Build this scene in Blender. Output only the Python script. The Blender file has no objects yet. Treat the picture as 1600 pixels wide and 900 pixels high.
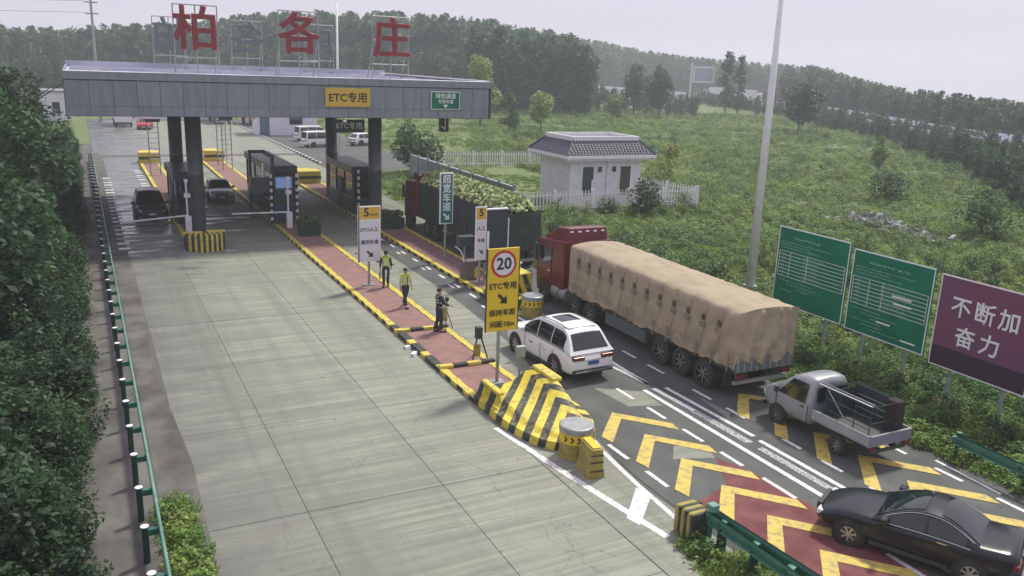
import bpy, bmesh, math, random
import numpy as np
from mathutils import Vector, Matrix
random.seed(7); RNG = np.random.default_rng(11)
S = bpy.context.scene; C = S.collection; R = math.radians; PI = math.pi

# ------------------------------------------------------------------ camera
EYE = 10.6
yaw, pit, rol = 0.474161742, 0.258086701, 0.0379970463
fw = Vector((math.sin(yaw)*math.cos(pit), math.cos(yaw)*math.cos(pit), -math.sin(pit)))
rt = Vector((math.cos(yaw), -math.sin(yaw), 0)); up = rt.cross(fw)
c_, s_ = math.cos(rol), math.sin(rol)
rt2 = c_*rt + s_*up; up2 = -s_*rt + c_*up
cam = bpy.data.objects.new('camera', bpy.data.cameras.new('camera')); C.objects.link(cam)
cam.matrix_world = Matrix(((rt2.x, up2.x, -fw.x, 0), (rt2.y, up2.y, -fw.y, 0), (rt2.z, up2.z, -fw.z, EYE), (0, 0, 0, 1)))
cam.data.sensor_width = 36; cam.data.lens = 1318.69/1600*36
cam.data.clip_start = .1; cam.data.clip_end = 6000
S.camera = cam

# ------------------------------------------------------------------ sky, sun, exposure (thin bright overcast)
W = bpy.data.worlds.new('World'); S.world = W; W.use_nodes = True
nt = W.node_tree; bg = nt.nodes['Background']
sky = nt.nodes.new('ShaderNodeTexSky'); sky.sky_type = 'NISHITA'; sky.sun_disc = False
SUN_EL, SUN_ROT = R(56), R(62)
sky.sun_elevation = SUN_EL; sky.sun_rotation = SUN_ROT; sky.dust_density = 4; sky.air_density = 1.0
mx = nt.nodes.new('ShaderNodeMixRGB'); mx.inputs[0].default_value = .86
cn = nt.nodes.new('ShaderNodeTexNoise'); cn.inputs['Scale'].default_value = 2.2; cn.inputs['Detail'].default_value = 5
ctc = nt.nodes.new('ShaderNodeTexCoord'); cmp_ = nt.nodes.new('ShaderNodeMapping'); cmp_.inputs['Scale'].default_value = (1, 1, 4); nt.links.new(ctc.outputs['Generated'], cmp_.inputs[0]); nt.links.new(cmp_.outputs[0], cn.inputs['Vector'])
cr = nt.nodes.new('ShaderNodeMixRGB'); cr.inputs[1].default_value = (5.6, 5.1, 6.6, 1); cr.inputs[2].default_value = (6.6, 6.1, 7.4, 1); nt.links.new(cn.outputs['Fac'], cr.inputs[0]); nt.links.new(cr.outputs[0], mx.inputs[2])
nt.links.new(sky.outputs[0], mx.inputs[1]); nt.links.new(mx.outputs[0], bg.inputs[0]); bg.inputs[1].default_value = .1
sl = bpy.data.lights.new('sun', 'SUN'); sl.energy = 2.9; sl.angle = R(7); sl.color = (1, .97, .84)
so = bpy.data.objects.new('sun', sl); C.objects.link(so)
sd = Vector((math.sin(SUN_ROT)*math.cos(SUN_EL), math.cos(SUN_ROT)*math.cos(SUN_EL), math.sin(SUN_EL)))
so.rotation_euler = sd.to_track_quat('Z', 'Y').to_euler()
S.view_settings.view_transform = 'Standard'; S.view_settings.look = 'None'
S.view_settings.gamma = 1; S.view_settings.use_curve_mapping = False; S.view_settings.exposure = 0.36
S.cycles.volume_bounces = 1

# ------------------------------------------------------------------ materials
MATS = {}
def mat(name, col, rough=.6, metal=0.0, col2=None, scale=3.0, detail=4, stretch=(1, 1, 1), bump=0.0, amount=(.35, .65), island=0.0,
        coords='Position', spec=.5, trans=0.0, objrand=0.0, emit=None):
    if name in MATS: return MATS[name]
    m = bpy.data.materials.new(name); m.use_nodes = True; n = m.node_tree; N = n.nodes; L = n.links
    b = N['Principled BSDF']; b.inputs['Roughness'].default_value = rough; b.inputs['Metallic'].default_value = metal
    b.inputs['Specular IOR Level'].default_value = spec
    if trans: b.inputs['Transmission Weight'].default_value = trans
    src = None
    base = N.new('ShaderNodeRGB'); base.outputs[0].default_value = (*col, 1); out = base.outputs[0]
    if coords == 'Position':
        g = N.new('ShaderNodeNewGeometry'); vec = g.outputs['Position']
    else:
        g = N.new('ShaderNodeTexCoord'); vec = g.outputs['Object']
    mp = N.new('ShaderNodeMapping'); mp.inputs['Scale'].default_value = stretch; L.new(vec, mp.inputs[0])
    if col2 or bump:
        nz = N.new('ShaderNodeTexNoise'); nz.inputs['Scale'].default_value = scale; nz.inputs['Detail'].default_value = detail
        L.new(mp.outputs[0], nz.inputs['Vector'])
    if col2:
        mr = N.new('ShaderNodeMapRange'); mr.inputs['From Min'].default_value = amount[0]; mr.inputs['From Max'].default_value = amount[1]
        L.new(nz.outputs['Fac'], mr.inputs['Value'])
        x = N.new('ShaderNodeMixRGB'); L.new(mr.outputs[0], x.inputs[0]); L.new(out, x.inputs[1]); x.inputs[2].default_value = (*col2, 1); out = x.outputs[0]
    if island or objrand:
        gg = N.new('ShaderNodeNewGeometry'); oi = N.new('ShaderNodeObjectInfo')
        hv = N.new('ShaderNodeHueSaturation')
        m1 = N.new('ShaderNodeMapRange'); a = island or objrand
        m1.inputs['To Min'].default_value = 1-a; m1.inputs['To Max'].default_value = 1+a
        L.new(gg.outputs['Random Per Island'] if island else oi.outputs['Random'], m1.inputs['Value'])
        L.new(m1.outputs[0], hv.inputs['Value'])
        if island:
            m2 = N.new('ShaderNodeMapRange'); m2.inputs['To Min'].default_value = .475; m2.inputs['To Max'].default_value = .525
            L.new(oi.outputs['Random'], m2.inputs['Value']); L.new(m2.outputs[0], hv.inputs['Hue'])
            m3 = N.new('ShaderNodeMapRange'); m3.inputs['To Min'].default_value = .7; m3.inputs['To Max'].default_value = 1.3; h2_ = N.new('ShaderNodeHueSaturation')
            ms_ = N.new('ShaderNodeMath'); ms_.operation = 'MULTIPLY'; ms_.inputs[1].default_value = 7.31; fr_ = N.new('ShaderNodeMath'); fr_.operation = 'FRACT'; L.new(oi.outputs['Random'], ms_.inputs[0]); L.new(ms_.outputs[0], fr_.inputs[0]); L.new(fr_.outputs[0], m3.inputs['Value']); L.new(m3.outputs[0], h2_.inputs['Value']); L.new(out, h2_.inputs['Color']); out = h2_.outputs[0]
        L.new(out, hv.inputs['Color']); out = hv.outputs[0]
    L.new(out, b.inputs['Base Color'])
    if bump:
        bp = N.new('ShaderNodeBump'); bp.inputs['Strength'].default_value = bump; bp.inputs['Distance'].default_value = .02
        L.new(nz.outputs['Fac'], bp.inputs['Height']); L.new(bp.outputs[0], b.inputs['Normal'])
    if emit:
        b.inputs['Emission Color'].default_value = (*emit[0], 1); b.inputs['Emission Strength'].default_value = emit[1]
    MATS[name] = m
    return m

def ground_mat(name, col, col2, col3, wet=True, streak=0.0, tint=.04):
    """paving: broad mottling, fine grain, stains, painted dimming towards the left lanes, a wet part under and beyond the canopy"""
    m = bpy.data.materials.new(name); m.use_nodes = True; n = m.node_tree; N = n.nodes; L = n.links
    b = N['Principled BSDF']; g = N.new('ShaderNodeNewGeometry'); pos = g.outputs['Position']
    def noise(scale, stretch=(1, 1, 1), det=5, lo=.35, hi=.65, rough=.55, ofs=0):
        mp = N.new('ShaderNodeMapping'); mp.inputs['Scale'].default_value = stretch; mp.inputs['Location'].default_value = (ofs, ofs*.7, 0)
        L.new(pos, mp.inputs[0]); z = N.new('ShaderNodeTexNoise'); z.inputs['Scale'].default_value = scale; z.inputs['Detail'].default_value = det
        z.inputs['Roughness'].default_value = rough; L.new(mp.outputs[0], z.inputs['Vector'])
        r = N.new('ShaderNodeMapRange'); r.inputs['From Min'].default_value = lo; r.inputs['From Max'].default_value = hi
        L.new(z.outputs['Fac'], r.inputs['Value']); return r.outputs[0], z
    def mix(f, a, bb, mode='MIX', k=None):
        x = N.new('ShaderNodeMixRGB'); x.blend_type = mode
        if k is not None:
            mm = N.new('ShaderNodeMath'); mm.operation = 'MULTIPLY'; mm.inputs[1].default_value = k; L.new(f, mm.inputs[0]); f = mm.outputs[0]
        L.new(f, x.inputs[0])
        for i, v in ((1, a), (2, bb)):
            if isinstance(v, tuple): x.inputs[i].default_value = (*v, 1)
            else: L.new(v, x.inputs[i])
        return x.outputs[0]
    big, _ = noise(.35, det=3); c = mix(big, col, col2)
    med, _ = noise(1.6, (1, .55, 1), ofs=13, lo=.45, hi=.75); c = mix(med, c, col3, k=.55)
    if streak:
        st, _ = noise(1.0, (.12, 1.5, 1), det=3, lo=.42, hi=.62, ofs=31); c = mix(st, c, tuple(min(1, v*1.35) for v in col), k=streak)
        st2, _ = noise(1.0, (.1, 2.6, 1), det=2, lo=.5, hi=.7, ofs=77); c = mix(st2, c, tuple(v*.7 for v in col), k=streak)
        tr, _ = noise(1.0, (2.2, .05, 1), det=3, lo=.5, hi=.72, ofs=5); c = mix(tr, c, tuple(v*.62 for v in col), k=.4)
    if streak:
        rb, _ = noise(1.0, (.25, 5.5, 1), det=3, lo=.44, hi=.6, ofs=41); c = mix(rb, c, tuple(v*.7 for v in col), k=.62); rc, _ = noise(1.0, (.18, 7.5, 1), det=2, lo=.5, hi=.66, ofs=141); c = mix(rc, c, tuple(min(1, v*1.4) for v in col), k=.4)
        t2, _ = noise(1.0, (1.3, .035, 1), det=4, lo=.52, hi=.66, ofs=63); c = mix(t2, c, tuple(v*.6 for v in col), k=.55)
        vo = N.new('ShaderNodeTexVoronoi'); vo.feature = 'DISTANCE_TO_EDGE'; vo.inputs['Scale'].default_value = .22
        nw = N.new('ShaderNodeTexNoise'); nw.inputs['Scale'].default_value = 1.2; nw.inputs['Detail'].default_value = 6; L.new(pos, nw.inputs['Vector'])
        va = N.new('ShaderNodeMixRGB'); va.blend_type = 'ADD'; va.inputs[0].default_value = .9; L.new(pos, va.inputs[1]); L.new(nw.outputs['Color'], va.inputs[2]); L.new(va.outputs[0], vo.inputs['Vector'])
        ck = N.new('ShaderNodeMapRange'); ck.inputs['From Min'].default_value = .0035; ck.inputs['From Max'].default_value = .0; L.new(vo.outputs['Distance'], ck.inputs['Value']); c = mix(ck.outputs[0], c, (.06, .06, .055), k=.55)
        dp, _ = noise(5.5, det=1, lo=.76, hi=.79, ofs=23); c = mix(dp, c, (.05, .05, .05), k=.7)
    fine, fz = noise(28, det=3, lo=.3, hi=.7, ofs=3); c = mix(fine, c, col3, k=.3)
    spot, _ = noise(3.3, det=2, lo=.68, hi=.72, ofs=51); c = mix(spot, c, tuple(v*.55 for v in col), k=.6)
    oi = N.new('ShaderNodeObjectInfo'); hv = N.new('ShaderNodeHueSaturation'); mr = N.new('ShaderNodeMapRange')
    mr.inputs['To Min'].default_value = 1-tint; mr.inputs['To Max'].default_value = 1+tint
    L.new(oi.outputs['Random'], mr.inputs['Value']); L.new(mr.outputs[0], hv.inputs['Value']); L.new(c, hv.inputs['Color']); c = hv.outputs[0]
    b.inputs['Roughness'].default_value = .85
    if wet:
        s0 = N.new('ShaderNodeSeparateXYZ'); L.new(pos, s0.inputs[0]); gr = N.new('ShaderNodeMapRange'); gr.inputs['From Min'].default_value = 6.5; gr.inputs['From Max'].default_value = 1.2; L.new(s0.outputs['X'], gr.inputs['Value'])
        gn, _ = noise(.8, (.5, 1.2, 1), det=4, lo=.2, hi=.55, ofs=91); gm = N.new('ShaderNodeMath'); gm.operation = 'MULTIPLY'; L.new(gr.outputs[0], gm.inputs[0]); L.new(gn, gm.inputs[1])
        c = mix(gm.outputs[0], c, (col[0]*.5, col[1]*.47, col[2]*.58), k=.85)  # not wetness: colour darkened towards the left lanes, painting in the view's dimmer side
        sx = N.new('ShaderNodeSeparateXYZ'); L.new(pos, sx.inputs[0])
        ym = N.new('ShaderNodeMapRange'); ym.inputs['From Min'].default_value = 35; ym.inputs['From Max'].default_value = 55; L.new(sx.outputs['Y'], ym.inputs['Value'])
        xm = N.new('ShaderNodeMapRange'); xm.inputs['From Min'].default_value = 13; xm.inputs['From Max'].default_value = 5; L.new(sx.outputs['X'], xm.inputs['Value'])
        wn, _ = noise(1.0, (.35, 1.1, 1), det=4, lo=.35, hi=.7, ofs=19)
        ad = N.new('ShaderNodeMath'); ad.operation = 'MULTIPLY'; L.new(ym.outputs[0], ad.inputs[0]); L.new(xm.outputs[0], ad.inputs[1])
        pw = N.new('ShaderNodeMath'); pw.operation = 'ADD'; L.new(ad.outputs[0], pw.inputs[0]); L.new(wn, pw.inputs[1])
        wm = N.new('ShaderNodeMapRange'); wm.inputs['From Min'].default_value = 1.0; wm.inputs['From Max'].default_value = 1.5; L.new(pw.outputs[0], wm.inputs['Value'])
        c = mix(wm.outputs[0], c, (col[0]*.52, col[1]*.55, col[2]*.72), k=.85)
        rr = N.new('ShaderNodeMapRange'); rr.inputs['To Min'].default_value = .85; rr.inputs['To Max'].default_value = .13
        L.new(wm.outputs[0], rr.inputs['Value']); L.new(rr.outputs[0], b.inputs['Roughness'])
    L.new(c, b.inputs['Base Color'])
    bp = N.new('ShaderNodeBump'); bp.inputs['Strength'].default_value = .25; bp.inputs['Distance'].default_value = .01
    L.new(fz.outputs['Fac'], bp.inputs['Height']); L.new(bp.outputs[0], b.inputs['Normal'])
    MATS[name] = m
    return m

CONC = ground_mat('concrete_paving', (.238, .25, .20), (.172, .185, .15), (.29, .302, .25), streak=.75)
ASPH = ground_mat('asphalt', (.048, .053, .053), (.082, .09, .084), (.145, .155, .14), wet=False, tint=0)
JOINT = mat('joint_filler', (.11, .11, .10), .9)
DIRT = mat('dirty_verge', (.075, .07, .065), .95, col2=(.16, .155, .14), scale=.9, stretch=(1, .7, 1), bump=.3)
REDASP = mat('red_anti_skid_surface', (.13, .035, .037), .9, col2=(.20, .075, .07), scale=1.4, bump=.3)
BRICK = mat('red_block_paving', (.29, .155, .135), .9, col2=(.21, .13, .115), scale=2.2, bump=.4, objrand=.1)
YEL = mat('yellow_road_paint', (.60, .46, .09), .7, col2=(.30, .26, .13), scale=5, detail=9, amount=(.46, .72), bump=.3)
YELK = mat('yellow_kerb_paint', (.64, .53, .07), .65, col2=(.27, .23, .11), scale=6, detail=8, amount=(.48, .74), bump=.3)
YELD = mat('dark_ochre_plastic', (.36, .29, .05), .5, col2=(.25, .20, .05), scale=4)
BLKK = mat('black_kerb_paint', (.03, .035, .03), .7, col2=(.12, .11, .09), scale=5, amount=(.5, .85))
WHT = mat('white_road_paint', (.74, .74, .74), .65, col2=(.3, .3, .3), scale=9, detail=9, amount=(.5, .72))
WHTW = mat('worn_white_road_paint', (.55, .55, .55), .7, col2=(.14, .15, .145), scale=13, detail=9, amount=(.36, .62))
WALLW = mat('white_tile', (.76, .74, .80), .45, col2=(.64, .62, .68), scale=2.5)
WPAINT = mat('white_paint', (.84, .84, .86), .4, col2=(.74, .74, .75), scale=3)
GREYM = mat('galvanised_steel', (.36, .38, .38), .45, .4, col2=(.28, .3, .3), scale=5)
DKM = mat('dark_steel', (.045, .055, .055), .5, .3)
PANEL = mat('grey_cladding_panel', (.235, .265, .30), .45, .2, col2=(.17, .19, .215), scale=2.2, stretch=(1.6, 1, .25), detail=6, amount=(.45, .8), objrand=.07)
COLM = mat('dark_column_cladding', (.075, .09, .095), .4, .2, col2=(.1, .115, .12), scale=1.5)
ROOFM = mat('pale_metal_roof', (.36, .38, .47), .5, .1, col2=(.5, .5, .58), scale=.8)
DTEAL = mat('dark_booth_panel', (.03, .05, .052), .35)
GLASS = mat('dark_window_glass', (.012, .018, .018), .06, spec=.8)
TYRE = mat('tyre_rubber', (.018, .018, .018), .85, col2=(.05, .047, .043), scale=9)
RIM = mat('alloy_rim', (.42, .43, .43), .35, .7)
STEELR = mat('steel_rim', (.3, .31, .3), .5, .5, col2=(.12, .11, .1), scale=8)
CHROME = mat('chrome_trim', (.6, .6, .6), .2, 1)
LAMPW = mat('clear_lamp_lens', (.75, .78, .8), .15)
LAMPR = mat('red_lamp_lens', (.16, .012, .012), .2)
TARP = mat('tan_tarpaulin', (.375, .305, .205), .8, col2=(.29, .235, .155), scale=2.3, detail=8, stretch=(1, .5, 1), amount=(.4, .72), bump=.6)
RED = mat('dark_red_cab_paint', (.16, .012, .02), .35, col2=(.11, .012, .018), scale=2)
WCAR = mat('white_car_paint', (.78, .79, .78), .25)
GRNB = mat('green_board', (.0, .15, .075), .6, col2=(.0, .19, .10), scale=1, spec=.2)
GRNS = mat('green_rail_paint', (.02, .13, .085), .45, col2=(.035, .17, .11), scale=3)
GRND = mat('dark_green_post', (.012, .05, .038), .5)
PURP = mat('purple_banner', (.15, .075, .15), .6, col2=(.2, .06, .10), scale=.5, spec=.2)
YSIGN = mat('yellow_sign_sheet', (.72, .52, .02), .5)
OSIGN = mat('amber_sign_sheet', (.65, .42, .05), .5)
WSIGN = mat('white_sign_sheet', (.68, .68, .72), .5)
BLACKP = mat('black_print', (.02, .02, .02), .6)
WPRINT = mat('white_print', (.8, .82, .8), .5)
REDP = mat('red_print', (.5, .02, .03), .5)
REDL = mat('red_letter_sheet', (.27, .022, .03), .5, col2=(.2, .02, .028), scale=2)
GREYL = mat('grey_letter_back', (.11, .13, .135), .6)
TSIGN = mat('teal_sign_sheet', (.01, .16, .15), .5)
def leafmat(name, a, b_, isl=.35, tr=True):
    m = mat(name, a, .6, col2=b_, scale=.25, detail=3, island=isl, amount=(.4, .6))
    N = m.node_tree.nodes; L = m.node_tree.links; bs = N['Principled BSDF']; tl = N.new('ShaderNodeBsdfTranslucent'); ms = N.new('ShaderNodeMixShader'); ms.inputs[0].default_value = .38
    L.new(bs.inputs['Base Color'].links[0].from_socket, tl.inputs[0]); L.new(bs.outputs[0], ms.inputs[1]); L.new(tl.outputs[0], ms.inputs[2]); L.new(ms.outputs[0], N['Material Output'].inputs[0])
    return m
LEAF = leafmat('leaf_green', (.075, .165, .03), (.105, .205, .04))
LEAFD = leafmat('leaf_dark', (.028, .075, .026), (.045, .10, .032))
LEAFF = leafmat('leaf_far', (.042, .105, .042), (.06, .13, .055), .3)
LEAFY = leafmat('leaf_pale', (.21, .30, .06), (.24, .32, .085))
GRASS = leafmat('grass_blade', (.20, .32, .05), (.15, .26, .045))
CABB = mat('cabbage_leaf', (.20, .27, .08), .6, col2=(.36, .40, .18), scale=2.5, island=.25)
BARK = mat('bark', (.09, .075, .06), .9, col2=(.05, .045, .04), scale=6)
SOIL = mat('field_ground', (.115, .175, .05), .95, col2=(.15, .185, .07), scale=.12, bump=.4)
SKIN = mat('skin', (.42, .24, .16), .55)
HIVIS = mat('hi_vis_fabric', (.55, .72, .08), .7)
NAVY = mat('navy_uniform', (.02, .025, .035), .8)
REFL = mat('reflective_tape', (.62, .65, .62), .4)
HAIR = mat('black_hair', (.012, .01, .01), .7)

# ------------------------------------------------------------------ mesh helpers
class MB:
    def __init__(s): s.v = []; s.f = []; s.m = []; s.mats = []
    def mi(s, m):
        if m not in s.mats: s.mats.append(m)
        return s.mats.index(m)
    def add(s, vs, fs, m):
        k = len(s.v); s.v += [tuple(v) for v in vs]; i = s.mi(m)
        for f in fs: s.f.append(tuple(a+k for a in f)); s.m.append(i)
        return s
    def box(s, x0, x1, y0, y1, z0, z1, m, rz=0, tap=0):
        cx, cy = (x0+x1)/2, (y0+y1)/2; vs = []
        for z in (z0, z1):
            t = tap if z == z1 else 0
            for x, y in ((x0+t, y0+t), (x1-t, y0+t), (x1-t, y1-t), (x0+t, y1-t)):
                if rz:
                    dx, dy = x-cx, y-cy; x, y = cx+dx*math.cos(rz)-dy*math.sin(rz), cy+dx*math.sin(rz)+dy*math.cos(rz)
                vs.append((x, y, z))
        return s.add(vs, [(3, 2, 1, 0), (4, 5, 6, 7), (0, 1, 5, 4), (1, 2, 6, 5), (2, 3, 7, 6), (3, 0, 4, 7)], m)
    def tube(s, p0, p1, r0, m, r1=None, n=10, caps=True):
        r1 = r0 if r1 is None else r1; p0 = Vector(p0); p1 = Vector(p1); d = (p1-p0).normalized()
        a = d.orthogonal().normalized(); b = d.cross(a); vs = []
        for p, r in ((p0, r0), (p1, r1)):
            for i in range(n):
                t = 2*PI*i/n; vs.append(p+a*math.cos(t)*r+b*math.sin(t)*r)
        fs = [(i, (i+1) % n, n+(i+1) % n, n+i) for i in range(n)]
        if caps: fs += [tuple(range(n))[::-1], tuple(range(n, 2*n))]
        return s.add(vs, fs, m)
    def path(s, pts, r, m, n=6):
        for a, b in zip(pts[:-1], pts[1:]): s.tube(a, b, r, m, n=n)
        return s
    def lathe(s, prof, m, c=(0, 0, 0), n=24, ms=None):
        vs = []
        for r, z in prof:
            for i in range(n):
                t = 2*PI*i/n; vs.append((c[0]+r*math.cos(t), c[1]+r*math.sin(t), c[2]+z))
        for j in range(len(prof)-1):
            pass
        k = len(s.v); s.v += vs
        for j in range(len(prof)-1):
            mm = s.mi(ms[j] if ms else m)
            for i in range(n):
                s.f.append((k+j*n+i, k+j*n+(i+1) % n, k+(j+1)*n+(i+1) % n, k+(j+1)*n+i)); s.m.append(mm)
        s.f.append(tuple(k+(len(prof)-1)*n+i for i in range(n))); s.m.append(s.mi(ms[-1] if ms else m))
        return s
    def sheet(s, pts, z, m): return s.add([(p[0], p[1], z) for p in pts], [tuple(range(len(pts)))], m)
    def prism(s, pts, z0, z1, m, mtop=None):
        n = len(pts); vs = [(p[0], p[1], z0) for p in pts]+[(p[0], p[1], z1) for p in pts]
        s.add(vs, [(i, (i+1) % n, n+(i+1) % n, n+i) for i in range(n)]+[tuple(range(n))[::-1]], m)
        return s.add([(p[0], p[1], z1) for p in pts], [tuple(range(n))], mtop or m)
    def mesh(s, name, smooth=False):
        me = bpy.data.meshes.new(name); me.from_pydata(s.v, [], s.f)
        for m in s.mats: me.materials.append(m)
        me.polygons.foreach_set('material_index', s.m)
        if smooth: me.polygons.foreach_set('use_smooth', [True]*len(s.f))
        me.update(); return me
    def build(s, name, parent=None, smooth=False, bevel=0, seg=2, loc=None, kind=None, label=None):
        o = bpy.data.objects.new(name, s.mesh(name, smooth)); C.objects.link(o)
        if parent: o.parent = parent
        if loc: o.location = loc
        if kind: o['kind'] = kind
        if label: o['label'] = label
        if bevel:
            b = o.modifiers.new('bevel', 'BEVEL'); b.width = bevel; b.segments = seg; b.limit_method = 'ANGLE'; b.angle_limit = R(35)
        return o
def empty(name, label, cat, loc=(0, 0, 0), rz=0, group=None):
    o = bpy.data.objects.new(name, None); C.objects.link(o); o.location = loc; o.rotation_euler = (0, 0, rz)
    o['label'] = label; o['category'] = cat
    if group: o['group'] = group
    return o
def tag(o, label, cat, group=None, kind=None):
    o['label'] = label; o['category'] = cat
    if group: o['group'] = group
    if kind: o['kind'] = kind
    return o
def inst(name, me, parent=None, loc=(0, 0, 0), rot=(0, 0, 0), sc=(1, 1, 1), kind=None):
    o = bpy.data.objects.new(name, me); C.objects.link(o); o.parent = parent; o.location = loc; o.rotation_euler = rot; o.scale = sc
    if kind: o['kind'] = kind
    return o
def dup(src, label, loc, rz=0, sc=None, group=None):
    kids = {}
    for o in bpy.data.objects: kids.setdefault(o.parent, []).append(o)
    def cp(o, par):
        c = o.copy(); C.objects.link(c)
        if par: c.parent = par
        for k in kids.get(o, []): cp(k, c)
        return c
    r = cp(src, None); r.location = loc; r.rotation_euler = (0, 0, rz); r['label'] = label
    if sc: r.scale = sc
    if group: r['group'] = group
    return r
_tc = {}
def text(name, body, size, m, parent, loc, rot, align='CENTER', ext=.004, sx=1.0, bold=0.0):
    key = (body, size, ext, align, bold, m.name)
    if key not in _tc:
        cu = bpy.data.curves.new('lettering', 'FONT'); cu.body = body; cu.size = size; cu.align_x = align; cu.align_y = 'CENTER'; cu.extrude = ext
        cu.offset = bold; cu.resolution_u = 2; cu.space_line = .95
        if any(ord(q) > 0x2fff for q in body): cu.bevel_depth = size*.02; cu.bevel_resolution = 0; cu.extrude = ext if ext > .01 else 0
        o = bpy.data.objects.new('tmp', cu); C.objects.link(o); bpy.context.view_layer.update()
        me = bpy.data.meshes.new_from_object(o.evaluated_get(bpy.context.evaluated_depsgraph_get()))
        bpy.data.objects.remove(o); bpy.data.curves.remove(cu); me.materials.clear(); me.materials.append(m); _tc[key] = me
    return inst(name, _tc[key], parent, loc, rot, (sx, 1, 1))
FR = (PI/2, 0, 0)          # lettering that faces -Y, towards the camera pole
SIDE = (PI/2, 0, -PI/2)    # lettering that faces -X, towards the road
def smooth(a, b, x): t = min(1, max(0, (x-a)/(b-a))); return t*t*(3-2*t)
def azd(x, y): return math.degrees(math.atan2(x, y)), math.hypot(x, y)
def hgt(x, y):
    a, d = azd(x, y)
    h = -.03
    f = max(smooth(22.5, 30, x), smooth(-1.5, -4, x), smooth(150, 170, y))
    h -= .15*f
    h += f*.35*(math.sin(x*.11+1)*math.sin(y*.07)+.5*math.sin(x*.31+y*.23))
    h += 8*smooth(170, 330, d)*smooth(2, 12, a)*(1-smooth(24, 33, a))
    h -= smooth(44, 50, a)*max(0, d-210)*.022
    return h

# ------------------------------------------------------------------ ground
def ground():
    rs = [0, 3, 6, 9, 12, 15, 18, 21, 24, 27, 30, 34, 38, 43, 48, 54, 60, 67, 75, 84, 94, 105, 118, 132, 148, 166, 186, 208, 233, 261, 292, 327, 370, 430, 520, 650, 850, 1000]
    N = 144; vs = [(0, 0, hgt(0, 0))]; fs = []
    for r in rs[1:]:
        for i in range(N):
            t = 2*PI*i/N; x, y = r*math.sin(t), r*math.cos(t); vs.append((x, y, hgt(x, y)))
    for i in range(N): fs.append((0, 1+(i+1) % N, 1+i))
    for j in range(len(rs)-2):
        for i in range(N):
            a = 1+j*N+i; b = 1+j*N+(i+1) % N; fs.append((a, b, b+N, a+N))
    MB().add(vs, fs, SOIL).build('ground', smooth=True, kind='structure')
ground()

# concrete carriageway: joint bed with separate slabs on it
road = MB().add([(.95, 1, -.012), (21.6, 1, -.012), (21.6, 49, -.012), (.95, 49, -.012)], [(0, 1, 2, 3)], JOINT)
road.add([(.95, 49, -.012), (21.6, 49, -.012), (21.6, 150, -.012), (.95, 150, -.012)], [(0, 1, 2, 3)], JOINT)
road = road.build('road', kind='structure')
slabs = {}
def slab(x0, x1, y0, y1):
    w, l = round(x1-x0, 3), round(y1-y0, 3); g = .010
    if (w, l) not in slabs:
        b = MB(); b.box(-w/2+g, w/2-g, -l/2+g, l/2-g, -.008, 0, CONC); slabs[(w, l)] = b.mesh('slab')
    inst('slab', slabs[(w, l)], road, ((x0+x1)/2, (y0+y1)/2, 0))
ys = [2.0+5.5*i-.1 for i in range(-1, 18)]
cols = [(1.75, 4.15), (4.15, 7.65), (7.65, 10.62)]
for a, b in zip(ys[:-1], ys[1:]):
    for x0, x1 in cols:
        if b < 1: continue
        slab(x0, x1, max(a, 1.05), b)
    if a > 21: slab(12.78, 14.98, a, b)
    if a > 50: slab(14.98, 16.4, a, b); slab(18.4, 21.5, a, b)
# far apron beyond the last slab row and side strip
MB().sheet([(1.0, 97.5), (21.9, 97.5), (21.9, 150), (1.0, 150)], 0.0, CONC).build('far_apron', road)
MB().sheet([(21.6, 78), (33, 78), (33, 150), (21.95, 150), (21.95, 88)], .004, ASPH).build('parking_area', kind='structure')
MB().sheet([(-.9, 1), (.97, 1), (.97, 60), (.97, 110), (-.9, 110)], -.004, DIRT).build('bank_edge', kind='structure')
MB().sheet([(.98, 1), (1.9, 1), (1.72, 12), (1.95, 22), (1.6, 30), (1.8, 40), (1.7, 60), (1.5, 100), (.98, 100)], .004, DIRT).build('verge', kind='structure')
# asphalt of the approach lanes
MB().sheet([(13.2, 2), (21.75, 2), (21.75, 52), (15.4, 52), (15.05, 43), (14.95, 35.5), (14.6, 30), (14.3, 27), (13.6, 24), (13.1, 21), (12.75, 19), (12.6, 16.5), (12.6, 13.5), (12.9, 9)], .004, ASPH).build('asphalt_lane', kind='structure')
MB().sheet([(13.05, 15.0), (14.6, 15.5), (15.4, 16.9), (15.75, 15.9), (16.05, 12), (16.2, 3), (13.6, 3), (13.2, 12)], .008, REDASP).build('red_lane_surface', kind='structure')

def strips(name, segs, x, w, m, z=.012, kind='structure'):
    b = MB()
    for y0, y1 in segs: b.sheet([(x-w/2, y0), (x+w/2, y0), (x+w/2, y1), (x-w/2, y1)], z, m)
    return b.build(name, None, kind=kind)
mark = empty('road_marking', '', ''); del mark['label']; del mark['category']; mark['kind'] = 'structure'
def line(name, pts, w, m, z=.012):
    b = MB()
    for (xa, ya), (xb, yb) in zip(pts[:-1], pts[1:]):
        d = Vector((xb-xa, yb-ya)); n = Vector((-d.y, d.x)).normalized()*w/2
        b.sheet([(xa-n.x, ya-n.y), (xa+n.x, ya+n.y), (xb+n.x, yb+n.y), (xb-n.x, yb-n.y)][::-1], z, m)
    return b.build(name, mark)
line('solid_line', [(16.52, 22), (16.6, 2)], .17, WHT); line('solid_line', [(17.36, 21.9), (17.45, 17.6)], .16, WHT); line('solid_line', [(17.4, 17.3), (17.56, 2)], .16, WHT)
line('worn_line', [(16.92, 22.0), (17.0, 19.9)], .2, WHT); line('worn_line', [(16.98, 19.9), (17.02, 17.3)], .28, WHTW); line('worn_line', [(17.05, 16.9), (17.1, 2)], .24, WHTW)
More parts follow.
